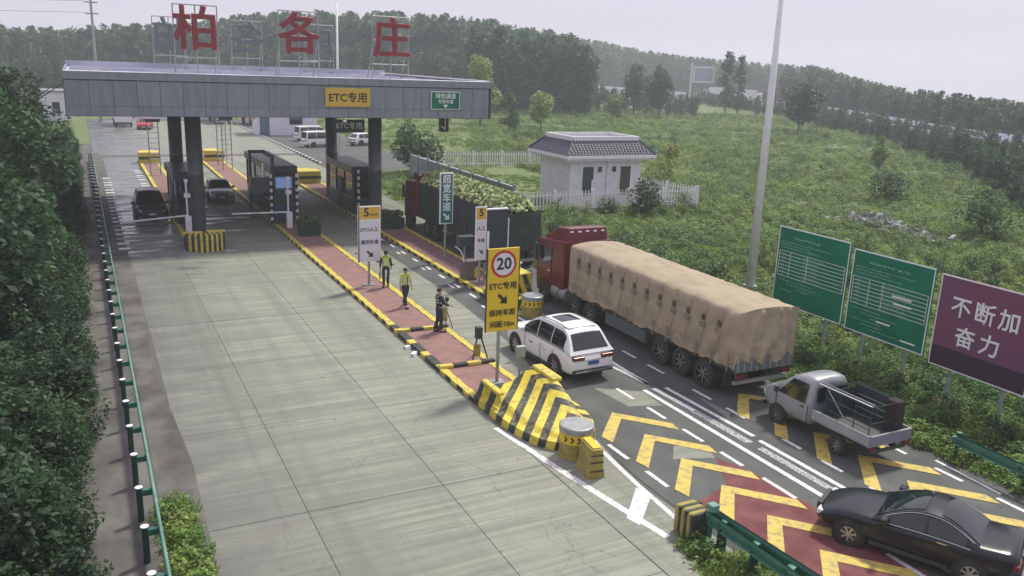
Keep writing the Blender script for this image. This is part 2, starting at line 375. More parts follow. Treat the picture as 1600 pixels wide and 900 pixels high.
dm = MB().sheet([(-.065, -.5), (.065, -.5), (.065, .5), (-.065, .5)], 0, WHT).mesh('lane_dash')
def dash(x, y0, y1): inst('lane_dash', dm, mark, (x, (y0+y1)/2, .012), (0, 0, 0), (1, y1-y0, 1))
for y0, y1 in ((21.44, 22.46), (19.71, 20.69), (17.9, 18.86), (16.2, 17.14), (14.2, 15.42), (12.2, 13.2), (10.4, 11.4), (8.6, 9.6)): dash(15.8-.1*(y0-14)/8, y0, y1)
for y0, y1 in ((24.85, 25.75), (23.05, 24.07), (20.43, 21.41), (18.77, 19.68), (16.38, 17.12), (14.83, 15.58), (12.9, 13.9), (11, 12), (27, 28), (29, 30)): dash(18.15, y0, y1)
for y0, y1 in ((17.78, 18.8), (16.02, 16.99), (14.32, 15.17), (12.75, 13.3), (11, 12), (9.2, 10.2)): dash(13.0+.03*(18-y0), y0, y1)
for y0, y1 in ((14.92, 15.73), (13.1, 13.97), (16.8, 17.6), (11.3, 12.1)): dash(20.85, y0, y1)
line('edge_line', [(21.3, 14.3), (21.15, 12.2)], .1, WHT)
for k in range(22):
    MB().sheet([(4.05, 58+1.25*k), (4.6, 58+1.25*k), (4.6, 58.45+1.25*k), (4.05, 58.45+1.25*k)], .012, WHTW if k % 4 == 3 else WHT).build('slow_dash', mark)
    MB().sheet([(1.35, 50+1.4*k), (1.95, 50+1.4*k), (1.95, 50.5+1.4*k), (1.35, 50.5+1.4*k)], .012, WHTW if k % 3 == 2 else WHT).build('slow_dash', mark)
# dashes alongside the third island (short paired strokes) and the gore lines
for i in range(11):
    y = 51-1.95*i; dash(15.92, y-.75, y); 
    if i % 2: dash(15.62, y-.65, y-.1)
line('gore_line', [(17.6, 31.5), (17.15, 28.5), (16.98, 22.4)], .16, WHT); line('gore_line', [(16.3, 31.5), (16.7, 25.1), (16.98, 22.4)], .16, WHT)
line('gore_line', [(10.45, 21.1), (10.95, 17.6), (11.55, 14.0)], .2, WHT); line('gore_line', [(12.75, 19.2), (12.59, 18.5), (12.38, 16.4), (12.25, 14.4)], .14, WHT)
MB().sheet([(12.24, 16.3), (11.13, 15.1), (11.25, 14.7), (12.42, 15.85)][::-1], .016, WHT).build('gore_bar', mark)
def chev(cx, ty, hw=1.3, dp=1.42, w=.5):
    pts = [(cx, ty), (cx-hw, ty-dp), (cx-hw+.1, ty-dp-w*.95), (cx, ty-w*1.05), (cx+hw-.1, ty-dp-w*.95), (cx+hw, ty-dp)]
    b = MB(); b.add([(x, y, 0) for x, y in pts], [(0, 1, 2, 3), (0, 3, 4, 5)], YEL); return b.mesh('yellow_chevron')
cm = chev(0, 0)
for k, ty in enumerate((20.75, 19.0, 17.25, 15.55, 13.85, 12.15, 10.45)): inst('yellow_chevron', cm, mark, (14.4+.02*k, ty, .018))
for ty in (20.55, 18.85, 17.15, 15.45, 13.75, 12.05, 10.35): inst('yellow_chevron', cm, mark, (19.42, ty, .018))
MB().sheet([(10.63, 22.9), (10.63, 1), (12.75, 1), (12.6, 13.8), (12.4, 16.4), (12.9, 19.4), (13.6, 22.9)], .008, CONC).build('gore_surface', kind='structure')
# worn patches of paler surfacing between the lanes
for pts in ([(15.0, 22.8), (16.4, 21.9), (16.3, 20.6), (15.2, 21.0)], [(14.9, 18.2), (15.6, 17.6), (15.4, 16.9), (14.2, 17.3)], [(17.9, 20.8), (18.0, 19.3), (17.6, 18.9)]):
    MB().sheet(pts, .0075, CONC).build('surface_patch', kind='structure')

# ------------------------------------------------------------------ traffic islands
kY = MB().box(-.14, .14, -.245, .245, 0, .155, YELK).mesh('kerb_stone')
kb = MB().box(-.14, .14, -.245, .245, 0, .15, BLKK); kb.box(-.12, .12, -.245, .245, .15, .156, YELK); kB = kb.mesh('kerb_stone')
kF = MB().box(-.145, .145, -.245, .245, 0, .17, BLKK).mesh('kerb_stone')
def island(name, label, x0, x1, y0, y1, ynear, stone_from, dark=()):
    e = empty(name, label, 'traffic island', ((x0+x1)/2, y0, 0), group='toll lane islands'); cx = (x0+x1)/2
    def P(b, n, k=None): o = b.build(n, e, kind=k); o.location = (-cx, -y0, 0); return o
    P(MB().box(x0+.28, x1-.28, y0, y1, 0, .13, BRICK), 'paving')
    for side, x in (('l', x0+.14), ('r', x1-.14)):
        y = y0; k = 0
        while y < ynear:
            me = kY if k % 2 else kB
            if side == 'l' and any(a < y < b for a, b in dark): me = kF if k % 3 else kY
            inst('kerb_stone', me, e, (x-cx+random.uniform(-.01, .01), y+.25-y0, 0), (0, 0, random.uniform(-.01, .01))); y += .5; k += 1
        b = MB()
        while y < y1:
            b.box(x-.14, x+.14, y+.01, y+.49, 0, .15, YELK if k % 2 else BLKK); b.box(x-.13, x+.13, y+.01, y+.49, .15, .156, YELK); y += .5; k += 1
        P(b, 'far_kerb', 'stuff')
    return e
i1 = island('traffic_island', 'left narrow island under the canopy, ending at the striped drum-shaped nose block', 4.85, 6.6, 49.2, 92, 49, 0)
i2 = island('traffic_island', 'long red-paved island with yellow kerbs where the three officers stand', 10.62, 12.78, 23.0, 92, 62, 0, dark=((26.2, 31.2),))
i3 = island('traffic_island', 'right red-paved island beside the cabbage truck with the tall green lane sign', 16.3, 18.4, 34.6, 75, 60, 0)
# striped cross bars on the near island
for y in (30.55, 26.1):
    for k in range(4):
        MB().box(-.27, .27, -.11, .11, .13, .26, YELK if k % 2 == 0 else BLKK).build('cross_bar', i2, bevel=.03, loc=(-.82+.545*k, y-23.0, 0))

# ------------------------------------------------------------------ striped nose of the middle island
def stripes(name, cx, k, f, axis='y'):
    m = bpy.data.materials.new(name); m.use_nodes = True; N = m.node_tree.nodes; L = m.node_tree.links; b = N['Principled BSDF']
    g = N.new('ShaderNodeTexCoord'); sx = N.new('ShaderNodeSeparateXYZ'); L.new(g.outputs['Object'], sx.inputs[0])
    def ma(op, a, bb=None):
        x = N.new('ShaderNodeMath'); x.operation = op
        for i, v in enumerate((a, bb)):
            if v is None: continue
            if isinstance(v, (int, float)): x.inputs[i].default_value = v
            else: L.new(v, x.inputs[i])
        return x.outputs[0]
    ax = ma('ABSOLUTE', ma('SUBTRACT', sx.outputs['X'], cx))
    t = ma('ADD', sx.outputs['Y'], ma('MULTIPLY', ax, k)); t = ma('ADD', t, ma('MULTIPLY', sx.outputs['Z'], .35))
    fr = ma('FRACT', ma('ADD', ma('MULTIPLY', t, f), 100)); gt = ma('GREATER_THAN', fr, .48)
    nz = N.new('ShaderNodeTexNoise'); nz.inputs['Scale'].default_value = 5; L.new(g.outputs['Object'], nz.inputs['Vector'])
    mr = N.new('ShaderNodeMapRange'); mr.inputs['From Min'].default_value = .5; mr.inputs['From Max'].default_value = .8; L.new(nz.outputs['Fac'], mr.inputs['Value'])
    x = N.new('ShaderNodeMixRGB'); L.new(gt, x.inputs[0]); x.inputs[1].default_value = (.03, .035, .03, 1); x.inputs[2].default_value = (.68, .56, .05, 1)
    x2 = N.new('ShaderNodeMixRGB'); L.new(mr.outputs[0], x2.inputs[0]); L.new(x.outputs[0], x2.inputs[1]); x2.inputs[2].default_value = (.26, .23, .1, 1)
    L.new(x2.outputs[0], b.inputs['Base Color']); b.inputs['Roughness'].default_value = .6
    return m
STRN = stripes('nose_stripe_paint', .42, 1.25, 1.2)
nose = empty('island_nose_block', 'large saddle-shaped yellow and black chevron block ending the middle island', 'crash block', (12.1, 21, 0))
def nose_mesh():
    # plan between the left kerb line and the right kerb line, narrowing to the tip; height field with two horns and a ridge
    NU, NV = 40, 44; vs = []; fs = []
    for j in range(NV+1):
        v = j/NV; y = -2.15+v*4.35                        # local y, tip at -2.15
        w = 1 if v > .55 else math.sqrt(max(0, 1-((.55-v)/.55)**2))**.9
        xl = -.35-1.12*w+.1*(1-v); xr = -.25+1.55*w
        for i in range(NU+1):
            u = i/NU; x = xl+(xr-xl)*u
            edge = min(min(u, 1-u)*(xr-xl), (y+2.15)*1.15+.02)
            body = smooth(.24, .5, edge) if y < 1.9 else smooth(.1, .3, edge)
            crest = .42+.55*smooth(-1.15, 1.05, y); sad = .38+.1*smooth(-.6, .9, y)
            T = sad+(crest-sad)*math.exp(-(max(0, .78-x)/.62)**2)*(1 if x < 1.0 else math.exp(-((x-1.0)/.12)**2))
            T = max(T, (.72*smooth(.75, 1.15, y)*math.exp(-(max(0, abs(x+1.12)-.1)/.12)**2)))
            vs.append((x, y, .27+(max(T, .3)-.27)*body if edge > .02 else .27))
    for j in range(NV):
        for i in range(NU):
            a = j*(NU+1)+i; fs.append((a, a+1, a+NU+2, a+NU+1))
    # skirts
    k = len(vs); ring = [j*(NU+1) for j in range(NV, -1, -1)]+[i for i in range(1, NU+1)]+[j*(NU+1)+NU for j in range(1, NV+1)]+[NV*(NU+1)+i for i in range(NU-1, 0, -1)]
    for r in ring: vs.append((vs[r][0], vs[r][1], 0))
    n = len(ring)
    for i in range(n): fs.append((ring[i], k+i, k+(i+1) % n, ring[(i+1) % n]))
    return MB().add(vs, fs, STRN)
nose_mesh().build('chevron_body', nose, smooth=False)
MB().box(-1.22, -1.0, .85, 2.15, .66, .78, YELK).build('horn_cap', nose, bevel=.04)
MB().box(.62, 1.0, .75, 2.15, .9, 1.04, YELK).build('horn_cap', nose, bevel=.05)
# nose of the third island and the drum nose of the first
STR3 = stripes('third_nose_stripe_paint', .1, .9, 2.2)
n3 = empty('island_nose_block', 'small striped crash block at the right island tip behind the 20 sign', 'crash block', (17.3, 33.6, 0))
b = MB(); b.prism([(-1.0, 1.2), (-1.0, -.2), (-.6, -1.1), (.1, -1.5), (.75, -1.1), (1.05, -.2), (1.05, 1.2)], 0, .42, STR3); b.build('lower_block', n3, bevel=.04)
b = MB(); b.prism([(-.95, 1.1), (-.95, .1), (-.45, .1), (-.45, 1.1)], .42, 1.15, STR3, YELK); b.prism([(.2, 1.1), (.2, -.2), (.9, -.2), (.9, 1.1)], .42, 1.3, STR3, YELK); b.prism([(-.45, 1.1), (-.45, .3), (.2, .3), (.2, 1.1)], .42, .8, STR3, YELK)
b.build('upper_block', n3, bevel=.05)
STR1 = stripes('drum_nose_stripe_paint', .1, .0, 0)
def stripe_x(name, f, k):
    m = STR1.copy(); m.name = name; return m
n1 = empty('island_nose_block', 'low rounded nose block with upright yellow and black stripes at the left island', 'crash block', (5.72, 49.0, 0))
top = MB(); n_ = 15; vs = []
arc = [(-1.05+2.1*t, -.25-.75*math.sin(PI*t)) for t in [i/n_ for i in range(n_+1)]]
for i in range(n_):
    a, bb = arc[i], arc[i+1]; o = .22*(bb[0]-a[0])
    m = YELK if i % 2 else BLKK
    MB().prism([a, bb, (bb[0]*.8, bb[1]*.5+.15), (a[0]*.8, a[1]*.5+.15)], 0, .95, m).build('stripe_block', n1)
MB().box(-1.05, 1.05, -.2, .6, 0, .8, BLKK).build('core', n1)
MB().box(-1.1, -.1, -.1, .25, .8, .98, YELK).build('top_rail', n1, bevel=.03); MB().box(.15, 1.1, -.1, .25, .8, 1.02, YELK).build('top_rail', n1, bevel=.03)

# crash drums and yellow block
def drum(label, x, y, r, h, zb=0):
    e = empty('crash_drum', label, 'barrel', (x, y, zb))
    MB().lathe([(r*1.04, 0), (r*1.04, .06), (r*.98, .08), (r*.97, h*.52)], YELD).build('lower_shell', e, smooth=False)
    MB().lathe([(r, h*.5), (r*1.01, h*.53), (r*1.01, h*.78), (r, h*.8)], YSIGN).build('marker_band', e)
    MB().lathe([(r*1.03, h*.8), (r*1.05, h*.82), (r*1.05, h*.98), (r*.98, h), (.001, h)], GREYM).build('lid', e)
    for k in range(9):                                   # black arrow chevrons round the band
        a = -2.9+k*.42; b = MB()
        def q(da, z): t = a+da; return (r*1.025*math.cos(t), r*1.025*math.sin(t), z)
        b.add([q(0, h*.57), q(.14, h*.57), q(.28, h*.655), q(.14, h*.655)], [(0, 1, 2, 3)], BLACKP)
        b.add([q(.14, h*.655), q(.28, h*.655), q(.14, h*.74), q(0, h*.74)], [(0, 1, 2, 3)], BLACKP)
        b.build('arrow_mark', e)
    return e
drum('ochre drum with grey lid and arrow band in front of the big chevron nose', 11.76, 18.62, .47, .96)
drum('ochre drum with grey lid behind the white SUV at the right island tip', 17.05, 31.2, .46, .95)
e = empty('plastic_barrier', 'small dark yellow barrier block beside the near drum', 'barrier', (11.6, 17.55, 0), R(-8))
MB().add([(-.27, -.4, 0), (.27, -.4, 0), (.27, .4, 0), (-.27, .4, 0), (-.2, -.4, .3), (.2, -.4, .3), (.2, .4, .3), (-.2, .4, .3), (-.17, -.4, .84), (.17, -.4, .84), (.17, .4, .84), (-.17, .4, .84)],
         [(0, 1, 5, 4), (1, 2, 6, 5), (2, 3, 7, 6), (3, 0, 4, 7), (4, 5, 9, 8), (5, 6, 10, 9), (6, 7, 11, 10), (7, 4, 8, 11), (8, 9, 10, 11)], YELD).build('body', e, bevel=.03)
for z in (.2, .45, .65): MB().box(-.21+z*.05, .21-z*.05, -.42, .42, z, z+.035, BLKK).build('groove', e)
MB().box(-.12, .12, -.35, .35, .84, .88, YSIGN).build('top_cap', e, bevel=.01)

# ------------------------------------------------------------------ canopy
can = empty('toll_canopy', 'grey panelled toll canopy on dark round columns across the lanes', 'canopy', (0, 50, 0))
def CP(b, n, **k): o = b.build(n, can, **k); o.location = (0, -50, 0); return o
XL, XR, YF, YB = -.6, 23.75, 50.0, 72.0
CP(MB().box(XL+.1, XR-.1, YF+.12, YB-.1, 9.2, 9.32, ROOFM), 'roof_deck')
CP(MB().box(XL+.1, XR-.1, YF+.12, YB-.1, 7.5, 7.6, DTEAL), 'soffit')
CP(MB().box(XL, XR, YF-.08, YF+.16, 9.08, 9.5, PANEL), 'front_lip', bevel=.02)
CP(MB().box(XL+.1, XR-.3, YF+.16, YF+1.3, 9.42, 9.5, WPAINT), 'roof_edge_trim')
CP(MB().box(XL, XR-.1, YF+.05, YF+.16, 7.2, 9.08, BLKK), 'panel_backing')
CP(MB().box(XL, XR, YB-.16, YB, 7.2, 9.75, ROOFM), 'rear_fascia'); 
for x, n in ((XR, 's'), (XL, 's')):
    CP(MB().box(x-.1 if x > 0 else x, x if x > 0 else x+.1, YF+.17, YB-.17, 7.2, 9.5, PANEL), 'side_fascia')
for k in range(5): CP(MB().box(XL+.3, XR-.4, YF+3.6+k*3.9, YF+3.9+k*3.9, 9.33, 9.43, ROOFM), 'roof_rib')
CP(MB().box(XR-.45, XR-.12, YF+.3, YB-.3, 9.33, 9.56, WPAINT), 'roof_kerb'); CP(MB().box(XR-.9, XR-.6, YF+1.5, YB-3, 9.33, 9.5, DKM), 'roof_gutter')
pw = 1.145; nP = 21; x = XL+.02
pm = MB().box(.011, pw-.011, 0, .05, 0, 1.3, PANEL).mesh('fascia_panel'); pm2 = MB().box(.011, pw-.011, 0, .05, 0, .5, PANEL).mesh('fascia_panel')
for k in range(nP):
    inst('fascia_panel', pm, can, (x, -.01, 7.74)); inst('fascia_panel', pm2, can, (x, -.01, 7.225)); x += pw
for x, y, r in ((5.98, 54, .46), (5.98, 65, .46), (17.3, 54.3, .44), (17.3, 65.3, .44)):
    o = MB().lathe([(r, 0), (r, 3.4), (r*1.015, 3.41), (r*1.015, 3.46), (r, 3.47), (r, 7.5)], COLM, n=28).build('column', can, smooth=True, loc=(x, y-50, .1))
for lx in (3, 8.6, 14.4, 20.2):
    for ly in (4.5, 11, 17.5): MB().box(lx-.35, lx+.35, ly-.2, ly+.2, 7.38, 7.5, WSIGN).build('ceiling_lamp', can)
for cx_, cy_ in ((2.6, .3), (8.9, .3), (14.1, .3)):
    MB().box(cx_-.09, cx_+.09, cy_-.3, cy_+.05, 6.95, 7.1, WPAINT).tube((cx_, cy_, 7.08), (cx_, cy_, 7.25), .03, GREYM, n=6).build('lane_camera', can)
# boards fixed on the fascia
def board(name, label, cat, x0, x1, z0, z1, y, m, edge, t=.05, fr=.05, parent=None):
    e = empty(name, label, cat, ((x0+x1)/2, y, z0)); w = (x1-x0)/2; h = z1-z0
    MB().box(-w, w, 0, t, 0, h, edge).build('frame', e, bevel=.01); MB().box(-w+fr, w-fr, -.012, 0, fr, h-fr, m).build('panel', e)
    return e
e = board('lane_board', 'amber ETC lane board mounted on the grey canopy fascia', 'sign', 12.9, 15.62, 7.86, 8.94, 49.85, OSIGN, YELK)
text('lettering', 'ETC专用', .62, BLACKP, e, (0, -.02, .5), FR)
e = board('lane_board', 'small green board with white lettering at the right end of the canopy fascia', 'sign', 19.48, 21.42, 7.76, 8.86, 49.85, GRNB, WPAINT)
text('lettering', '绿色通道', .34, WPRINT, e, (0, -.02, .8), FR); text('lettering', '专用车道', .26, WPRINT, e, (0, -.02, .47), FR)
MB().add([(-.16, -.016, .3), (.16, -.016, .3), (0, -.016, .1)], [(0, 2, 1)], WPRINT).build('arrow', e)
e = empty('hanging_lane_display', 'dark display reading ETC hanging between the right pair of columns', 'sign', (15.5, 54, 6.0))
MB().box(-1.02, 1.02, 0, .2, 0, .82, DKM).build('housing', e, bevel=.02); text('lettering', 'ETC专用', .46, WPRINT, e, (0, -.01, .42), FR)
for x in (-.9, .95): MB().tube((x, .1, .82), (x, .1, 1.5), .03, DKM).build('hanger', e)
MB().box(-.95, -.6, .02, .1, .9, 1.2, WPAINT).build('small_plate', e)
e = empty('hanging_arrow_display', 'narrow dark display with a white down arrow below the canopy right end', 'sign', (22.08, 54, 6.05))
MB().box(-.33, .33, 0, .18, 0, .93, DKM).build('housing', e, bevel=.02)
MB().add([(.02, -.01, .88), (.1, -.01, .88), (.1, -.01, .12), (.02, -.01, .12)], [(0, 3, 2, 1)], WPRINT).add([(.1, -.01, .1), (.02, -.01, .22), (-.25, -.01, .45), (-.25, -.01, .33)], [(0, 1, 2, 3)], WPRINT).build('arrow', e)
for x in (-.3, .3): MB().tube((x, .09, .93), (x, .09, 1.5), .025, DKM).build('hanger', e)
# station-name letters on their frames
def letter(ch, x, y, z0, m, back, label, grp):
    e = empty('roof_letter', label, 'letter sign', (x, y, 9.4), group=grp)
    text('character', ch, 2.45, m, e, (0, 0, 2.35), (PI/2, 0, PI if back else 0), ext=.08)
    b = MB(); t = .035; yy = .2
    for zz in (.95, 2.35, 3.75): b.tube((-1.15, yy, zz), (1.15, yy, zz), t, GREYM, n=6)
    for xx in (-1.15, 0, 1.15): b.tube((xx, yy, 0), (xx, yy, 3.75), t, GREYM, n=6)
    b.build('frame', e)
    for xx in (-1.1, 1.1): MB().tube((xx, yy, 0), (xx, yy+1.3, 0), .05, DKM, n=6).tube((xx, yy+1.25, 0), (xx, yy, 2.4), .03, GREYM, n=6).build('brace', e)
for ch, x, w in (('柏', 6.15, 'first'), ('各', 11.8, 'middle'), ('庄', 17.4, 'right')):
    letter(ch, x, 51.2, 0, REDL, False, {'first': 'leftmost red roof character standing at the canopy front edge', 'middle': 'middle red roof character on its frame at the canopy front', 'right': 'right red roof character above the amber ETC board'}[w], 'red roof characters')
    letter(ch, x+.4 if w != 'right' else 17.9, 70.6, 0, GREYL, True, {'first': 'leftmost grey back-facing character on the rear canopy edge', 'middle': 'middle grey back-facing character on the rear canopy edge', 'right': 'right grey back-facing character on the rear canopy edge'}[w], 'grey rear roof characters')

# ------------------------------------------------------------------ toll booths and lane equipment
def booth(label, x0, x1, y0, y1, h=3.1, screen=None):
    e = empty('toll_booth', label, 'toll booth', ((x0+x1)/2, y0, .13)); w = (x1-x0)/2; L_ = y1-y0
    MB().box(-w, w, 0, L_, 0, 1.1, DTEAL).build('lower_wall', e, bevel=.03)
    MB().box(-w+.05, w-.05, .05, L_-.05, 1.1, h-.5, GLASS).build('window_band', e)
    for xx in (-w+.04, w-.04):
        for yy in (.04, L_/3, 2*L_/3, L_-.04): MB().box(xx-.05, xx+.05, yy-.05, yy+.05, 1.1, h-.5, DKM).build('mullion', e)
    MB().box(-w-.12, w+.12, -.15, L_+.15, h-.5, h, DTEAL).build('roof', e, bevel=.05)
    MB().box(-w-.02, -w, L_*.4, L_*.6, .1, 2.2, DKM).build('door', e)
    return e
booth('dark toll booth behind the left front column', 4.98, 6.42, 56, 61.5, 3.3)
e = booth('dark toll booth with blue screen behind the middle barrier arm', 10.98, 12.5, 56.5, 66, 3.5)
booth('dark toll booth between the right pair of columns', 16.55, 18.1, 57, 63.5, 3.3)
def cyl_posts(e, x, y, h, n=8):
    b = MB(); k = int(h/.22)
    for i in range(k): MB().tube((x, y, i*h/k), (x, y, (i+1)*h/k-.01), .09, WPAINT if i % 2 else BLKK, n=8).build('hazard_band', e)
e = empty('lane_display', 'blue lane information screen on dark housing with hazard posts by the middle booth', 'display', (11.35, 54.7, .13))
MB().box(-.62, .62, 0, .35, 0, 3.1, DTEAL).build('housing', e, bevel=.03)
MB().box(-.5, .5, -.02, 0, 2.3, 3.0, mat('blue_screen', (.12, .25, .7), .3, emit=((.25, .4, .8), .2))).build('screen', e)
for z in (2.42, 2.56, 2.7, 2.84): MB().box(-.44, .4, -.03, -.021, z, z+.04, WPRINT).build('text_row', e)
MB().box(-.5, .5, -.02, 0, .3, 1.2, mat('deep_blue_panel', (.015, .05, .12), .4)).build('lower_panel', e)
for xx in (-.78, .85): cyl_posts(e, xx, .1, 3.2)
e = empty('equipment_gantry', 'dark boxy lane frame standing left of the blue screen', 'frame', (9.95, 55.2, .0))
MB().box(.75, .95, 0, .2, 0, 4.3, DKM).build('post', e); MB().box(-.1, .05, 3, 3.2, 0, 4.5, DKM).build('post', e); MB().box(-.1, .95, 3.0, 3.2, 4.3, 4.5, DKM).build('beam', e)
MB().box(.8, 1.0, .2, 3.1, 4.25, 4.42, DKM).build('beam', e); MB().box(-.55, .6, -.2, .5, 2.1, 3.1, DTEAL).build('equipment_box', e, bevel=.03); MB().box(.15, .25, -.1, 0, 2.9, 4.0, WPAINT).build('light_tube', e)
e = empty('hazard_post', 'black and white banded post in front of the right booth', 'post', (16.75, 56.3, .13)); cyl_posts(e, 0, 0, 3.4)
def gate(label, x, y, arm, ang, h=1.0):
    e = empty('barrier_gate', label, 'barrier', (x, y, .13))
    MB().box(-.17, .17, -.17, .17, 0, 1.0, mat('orange_cabinet', (.45, .16, .09), .5) if arm < -4.0 else WPAINT).build('cabinet', e, bevel=.02)
    for k in range(6):
        a0, a1 = arm*k/6, arm*(k+1)/6
        MB().tube((a0, -.05, h+abs(a0)*math.tan(ang)), (a1, -.05, h+abs(a1)*math.tan(ang)), .055, WPAINT if k % 2 == 0 else WSIGN, n=8).build('arm', e)
    MB().tube((.0, .25, 0), (0, .25, 3.2), .06, WPAINT, n=8).build('signal_pole', e); MB().box(-.15, .2, .1, .3, 2.1, 2.35, WPAINT).build('signal_head', e); MB().box(-.1, .1, .12, .3, 3.0, 3.2, WPAINT).build('camera_head', e)
    return e
gate('white barrier arm lowered across the left lane beside the black SUV', 5.35, 53.3, -3.6, R(-4.0), 1.05)
gate('white barrier arm lowered across the second lane by the blue screen', 11.35, 53.3, -3.5, R(.5), 1.0)
def planter(label, x, y, w, d):
    e = empty('planter_box', label, 'planter', (x, y, .13))
    MB().box(-w/2, w/2, -d/2, d/2, 0, .7, GRND, tap=-.05).build('box', e, bevel=.02)
    b = MB()
    for i in range(160):
        p = Vector((random.uniform(-w/2, w/2), random.uniform(-d/2, d/2), .7+random.uniform(0, .45))); q = Vector([random.uniform(-1, 1) for _ in range(3)]).normalized()*.1; r = q.orthogonal().normalized()*.07
        b.add([p-q-r, p+q-r, p+q+r, p-q+r], [(0, 1, 2, 3)], LEAF)
    b.build('foliage', e, kind='stuff')
planter('dark green planter box on the middle island below the booth', 11.95, 50.6, 1.2, .8); planter('dark planter box at the near end of the right island paving', 17.4, 51.4, 1.5, .8)

# ------------------------------------------------------------------ signs on the islands
def arrow_dr(e, x, z, s, m, y=-.02):
    b = MB(); d = Vector((1, 0, -1)).normalized(); n = Vector((1, 0, 1)).normalized(); c = Vector((x, y, z))
    def q(a, bb): return c+d*a*s+n*bb*s
    b.add([q(-.5, -.11), q(.1, -.11), q(.1, .11), q(-.5, .11)], [(0, 1, 2, 3)], m)
    b.add([q(0.02, -.38), q(.5, 0), q(.02, .38)], [(0, 1, 2)], m); b.build('arrow', e)
def lane_sign(label, x, y, w, z0, z1, cab=True):
    e = empty('lane_sign', label, 'sign', (x, y, .13), group='white lane signs with amber heads'); h = z1-z0
    MB().box(-w/2, w/2, 0, .07, z0-.13, z1-.13, WPAINT).build('frame', e, bevel=.015)
    MB().box(-w/2+.05, w/2-.05, -.012, 0, z1-.13-.62, z1-.13-.05, OSIGN).build('amber_panel', e)
    MB().box(-w/2+.05, w/2-.05, -.012, 0, z0-.08, z1-.13-.68, WSIGN).build('white_panel', e)
    MB().tube((0, .1, 0), (0, .1, z0), .06, GREYM).build('pole', e); MB().box(-.3, .3, -.05, .3, 0, .04, GREYM).build('base_plate', e)
    return e
e = lane_sign('white lane sign with amber 5 km/h head on the middle island beside an officer', 11.78, 37.9, 1.12, 1.3, 3.98)
MB().add([(-.56, -.02, 3.86), (-.48, -.02, 3.86), (-.48, -.02, 1.17), (-.56, -.02, 1.17)], [(0, 3, 2, 1)], mat('dark_sign_edge', (.2, .2, .22), .6)).build('dark_edge_strip', e)  # dark strip along the left edge of the sign face
text('lettering', '5', .56, BLACKP, e, (-.14, -.02, 3.54), FR, bold=.012); text('lettering', 'km/h', .2, BLACKP, e, (.23, -.02, 3.45), FR)
text('lettering', 'ETC/人工', .215, BLACKP, e, (0, -.02, 2.72), FR); text('lettering', '通用车道', .22, BLACKP, e, (0, -.02, 2.12), FR); arrow_dr(e, .03, 1.55, .42, BLACKP)
e2 = lane_sign('narrow white lane sign with amber 5 head in front of the dark display', 16.98, 36.6, .6, 1.3, 3.95)
text('lettering', '5', .5, BLACKP, e2, (0, -.02, 3.52), FR, bold=.012); text('lettering', '人工', .22, BLACKP, e2, (0, -.02, 2.75), FR); text('lettering', '车道', .2, BLACKP, e2, (0, -.02, 2.15), FR); arrow_dr(e2, .03, 1.6, .3, BLACKP)
MB().tube((.34, -.1, 0), (.34, -.1, 2.6), .06, WPAINT).build('front_pole', e2)
e = empty('led_display', 'large dark blank display board with white edging at the right island tip', 'display', (18.0, 37.1, .13))
MB().box(-.68, .68, 0, .2, .9, 3.55, mat('blank_display', (.03, .045, .055), .5)).build('panel', e); MB().box(-.7, .7, -.02, .22, 3.55, 3.6, WPAINT).build('edge_trim', e); MB().box(.68, .74, -.02, .2, .9, 3.1, WPAINT).build('edge_trim', e); MB().box(-.7, .7, -.02, .22, .86, .9, GREYM).build('edge_trim', e)
for xx in (-.5, .5): MB().tube((xx, .1, 0), (xx, .1, .9), .06, GREYM).build('leg', e)
e = empty('lane_controller_cabinet', 'ochre and brown lane cabinet with white cable beside the narrow lane sign', 'cabinet', (16.85, 37.7, .13))
MB().box(-.35, .35, -.3, .3, 0, .95, mat('brown_cabinet', (.14, .12, .1), .6)).build('body', e, bevel=.02); MB().box(.2, .4, -.35, -.3, .1, .6, YSIGN).build('hazard_plate', e); MB().box(-.6, .25, -.2, .3, 1.7, 2.2, DTEAL).build('lamp_box', e, bevel=.03)
MB().path([(-.75, 0, 1.7), (-.5, -.1, 1.5), (-.38, -.15, 1.2), (-.34, -.2, .9)], .03, WPAINT).build('cable', e); MB().tube((-.2, .1, .9), (-.2, .1, 1.7), .05, GREYM).build('post', e)
e = empty('green_lane_sign', 'tall narrow teal sign for over-wide vehicles on the right island', 'sign', (17.42, 42.1, .13))
MB().box(-.4, .4, 0, .08, 1.95, 4.75, WPAINT).build('frame', e, bevel=.03); MB().box(-.33, .33, -.014, 0, 2.02, 4.68, TSIGN).build('panel', e)
for i, ch in enumerate('超宽车道'): text('lettering', ch, .5, WPRINT, e, (0, -.024, 4.37-.5*i), FR)
arrow_dr(e, 0, 2.36, .5, WPRINT, -.024); MB().tube((0, .12, 0), (0, .12, 4.6), .065, GREYM).build('pole', e); MB().box(-.25, .25, -.1, .3, 0, .05, GREYM).build('base_plate', e)
e = empty('speed_sign', 'tall yellow sign with red-ringed 20 above the chevron nose', 'sign', (12.02, 24.07, .13))
MB().box(-.58, .58, 0, .07, 1.87, 4.7, YSIGN).build('panel', e, bevel=.02)
MB().box(-.6, -.58, -.01, .08, 1.87, 4.7, DKM).build('edge', e); MB().box(.58, .6, -.01, .08, 1.87, 4.7, DKM).build('edge', e)
def disc(n, e, r, z, m, y):
    b = MB(); b.add([(r*math.cos(2*PI*i/32), y, z+r*math.sin(2*PI*i/32)) for i in range(32)], [tuple(range(32))], m); b.build(n, e)
disc('ring', e, .46, 4.17, REDP, -.012); disc('disc', e, .375, 4.17, WSIGN, -.018); text('lettering', '20', .56, BLACKP, e, (0, -.024, 4.17), FR, bold=.012)
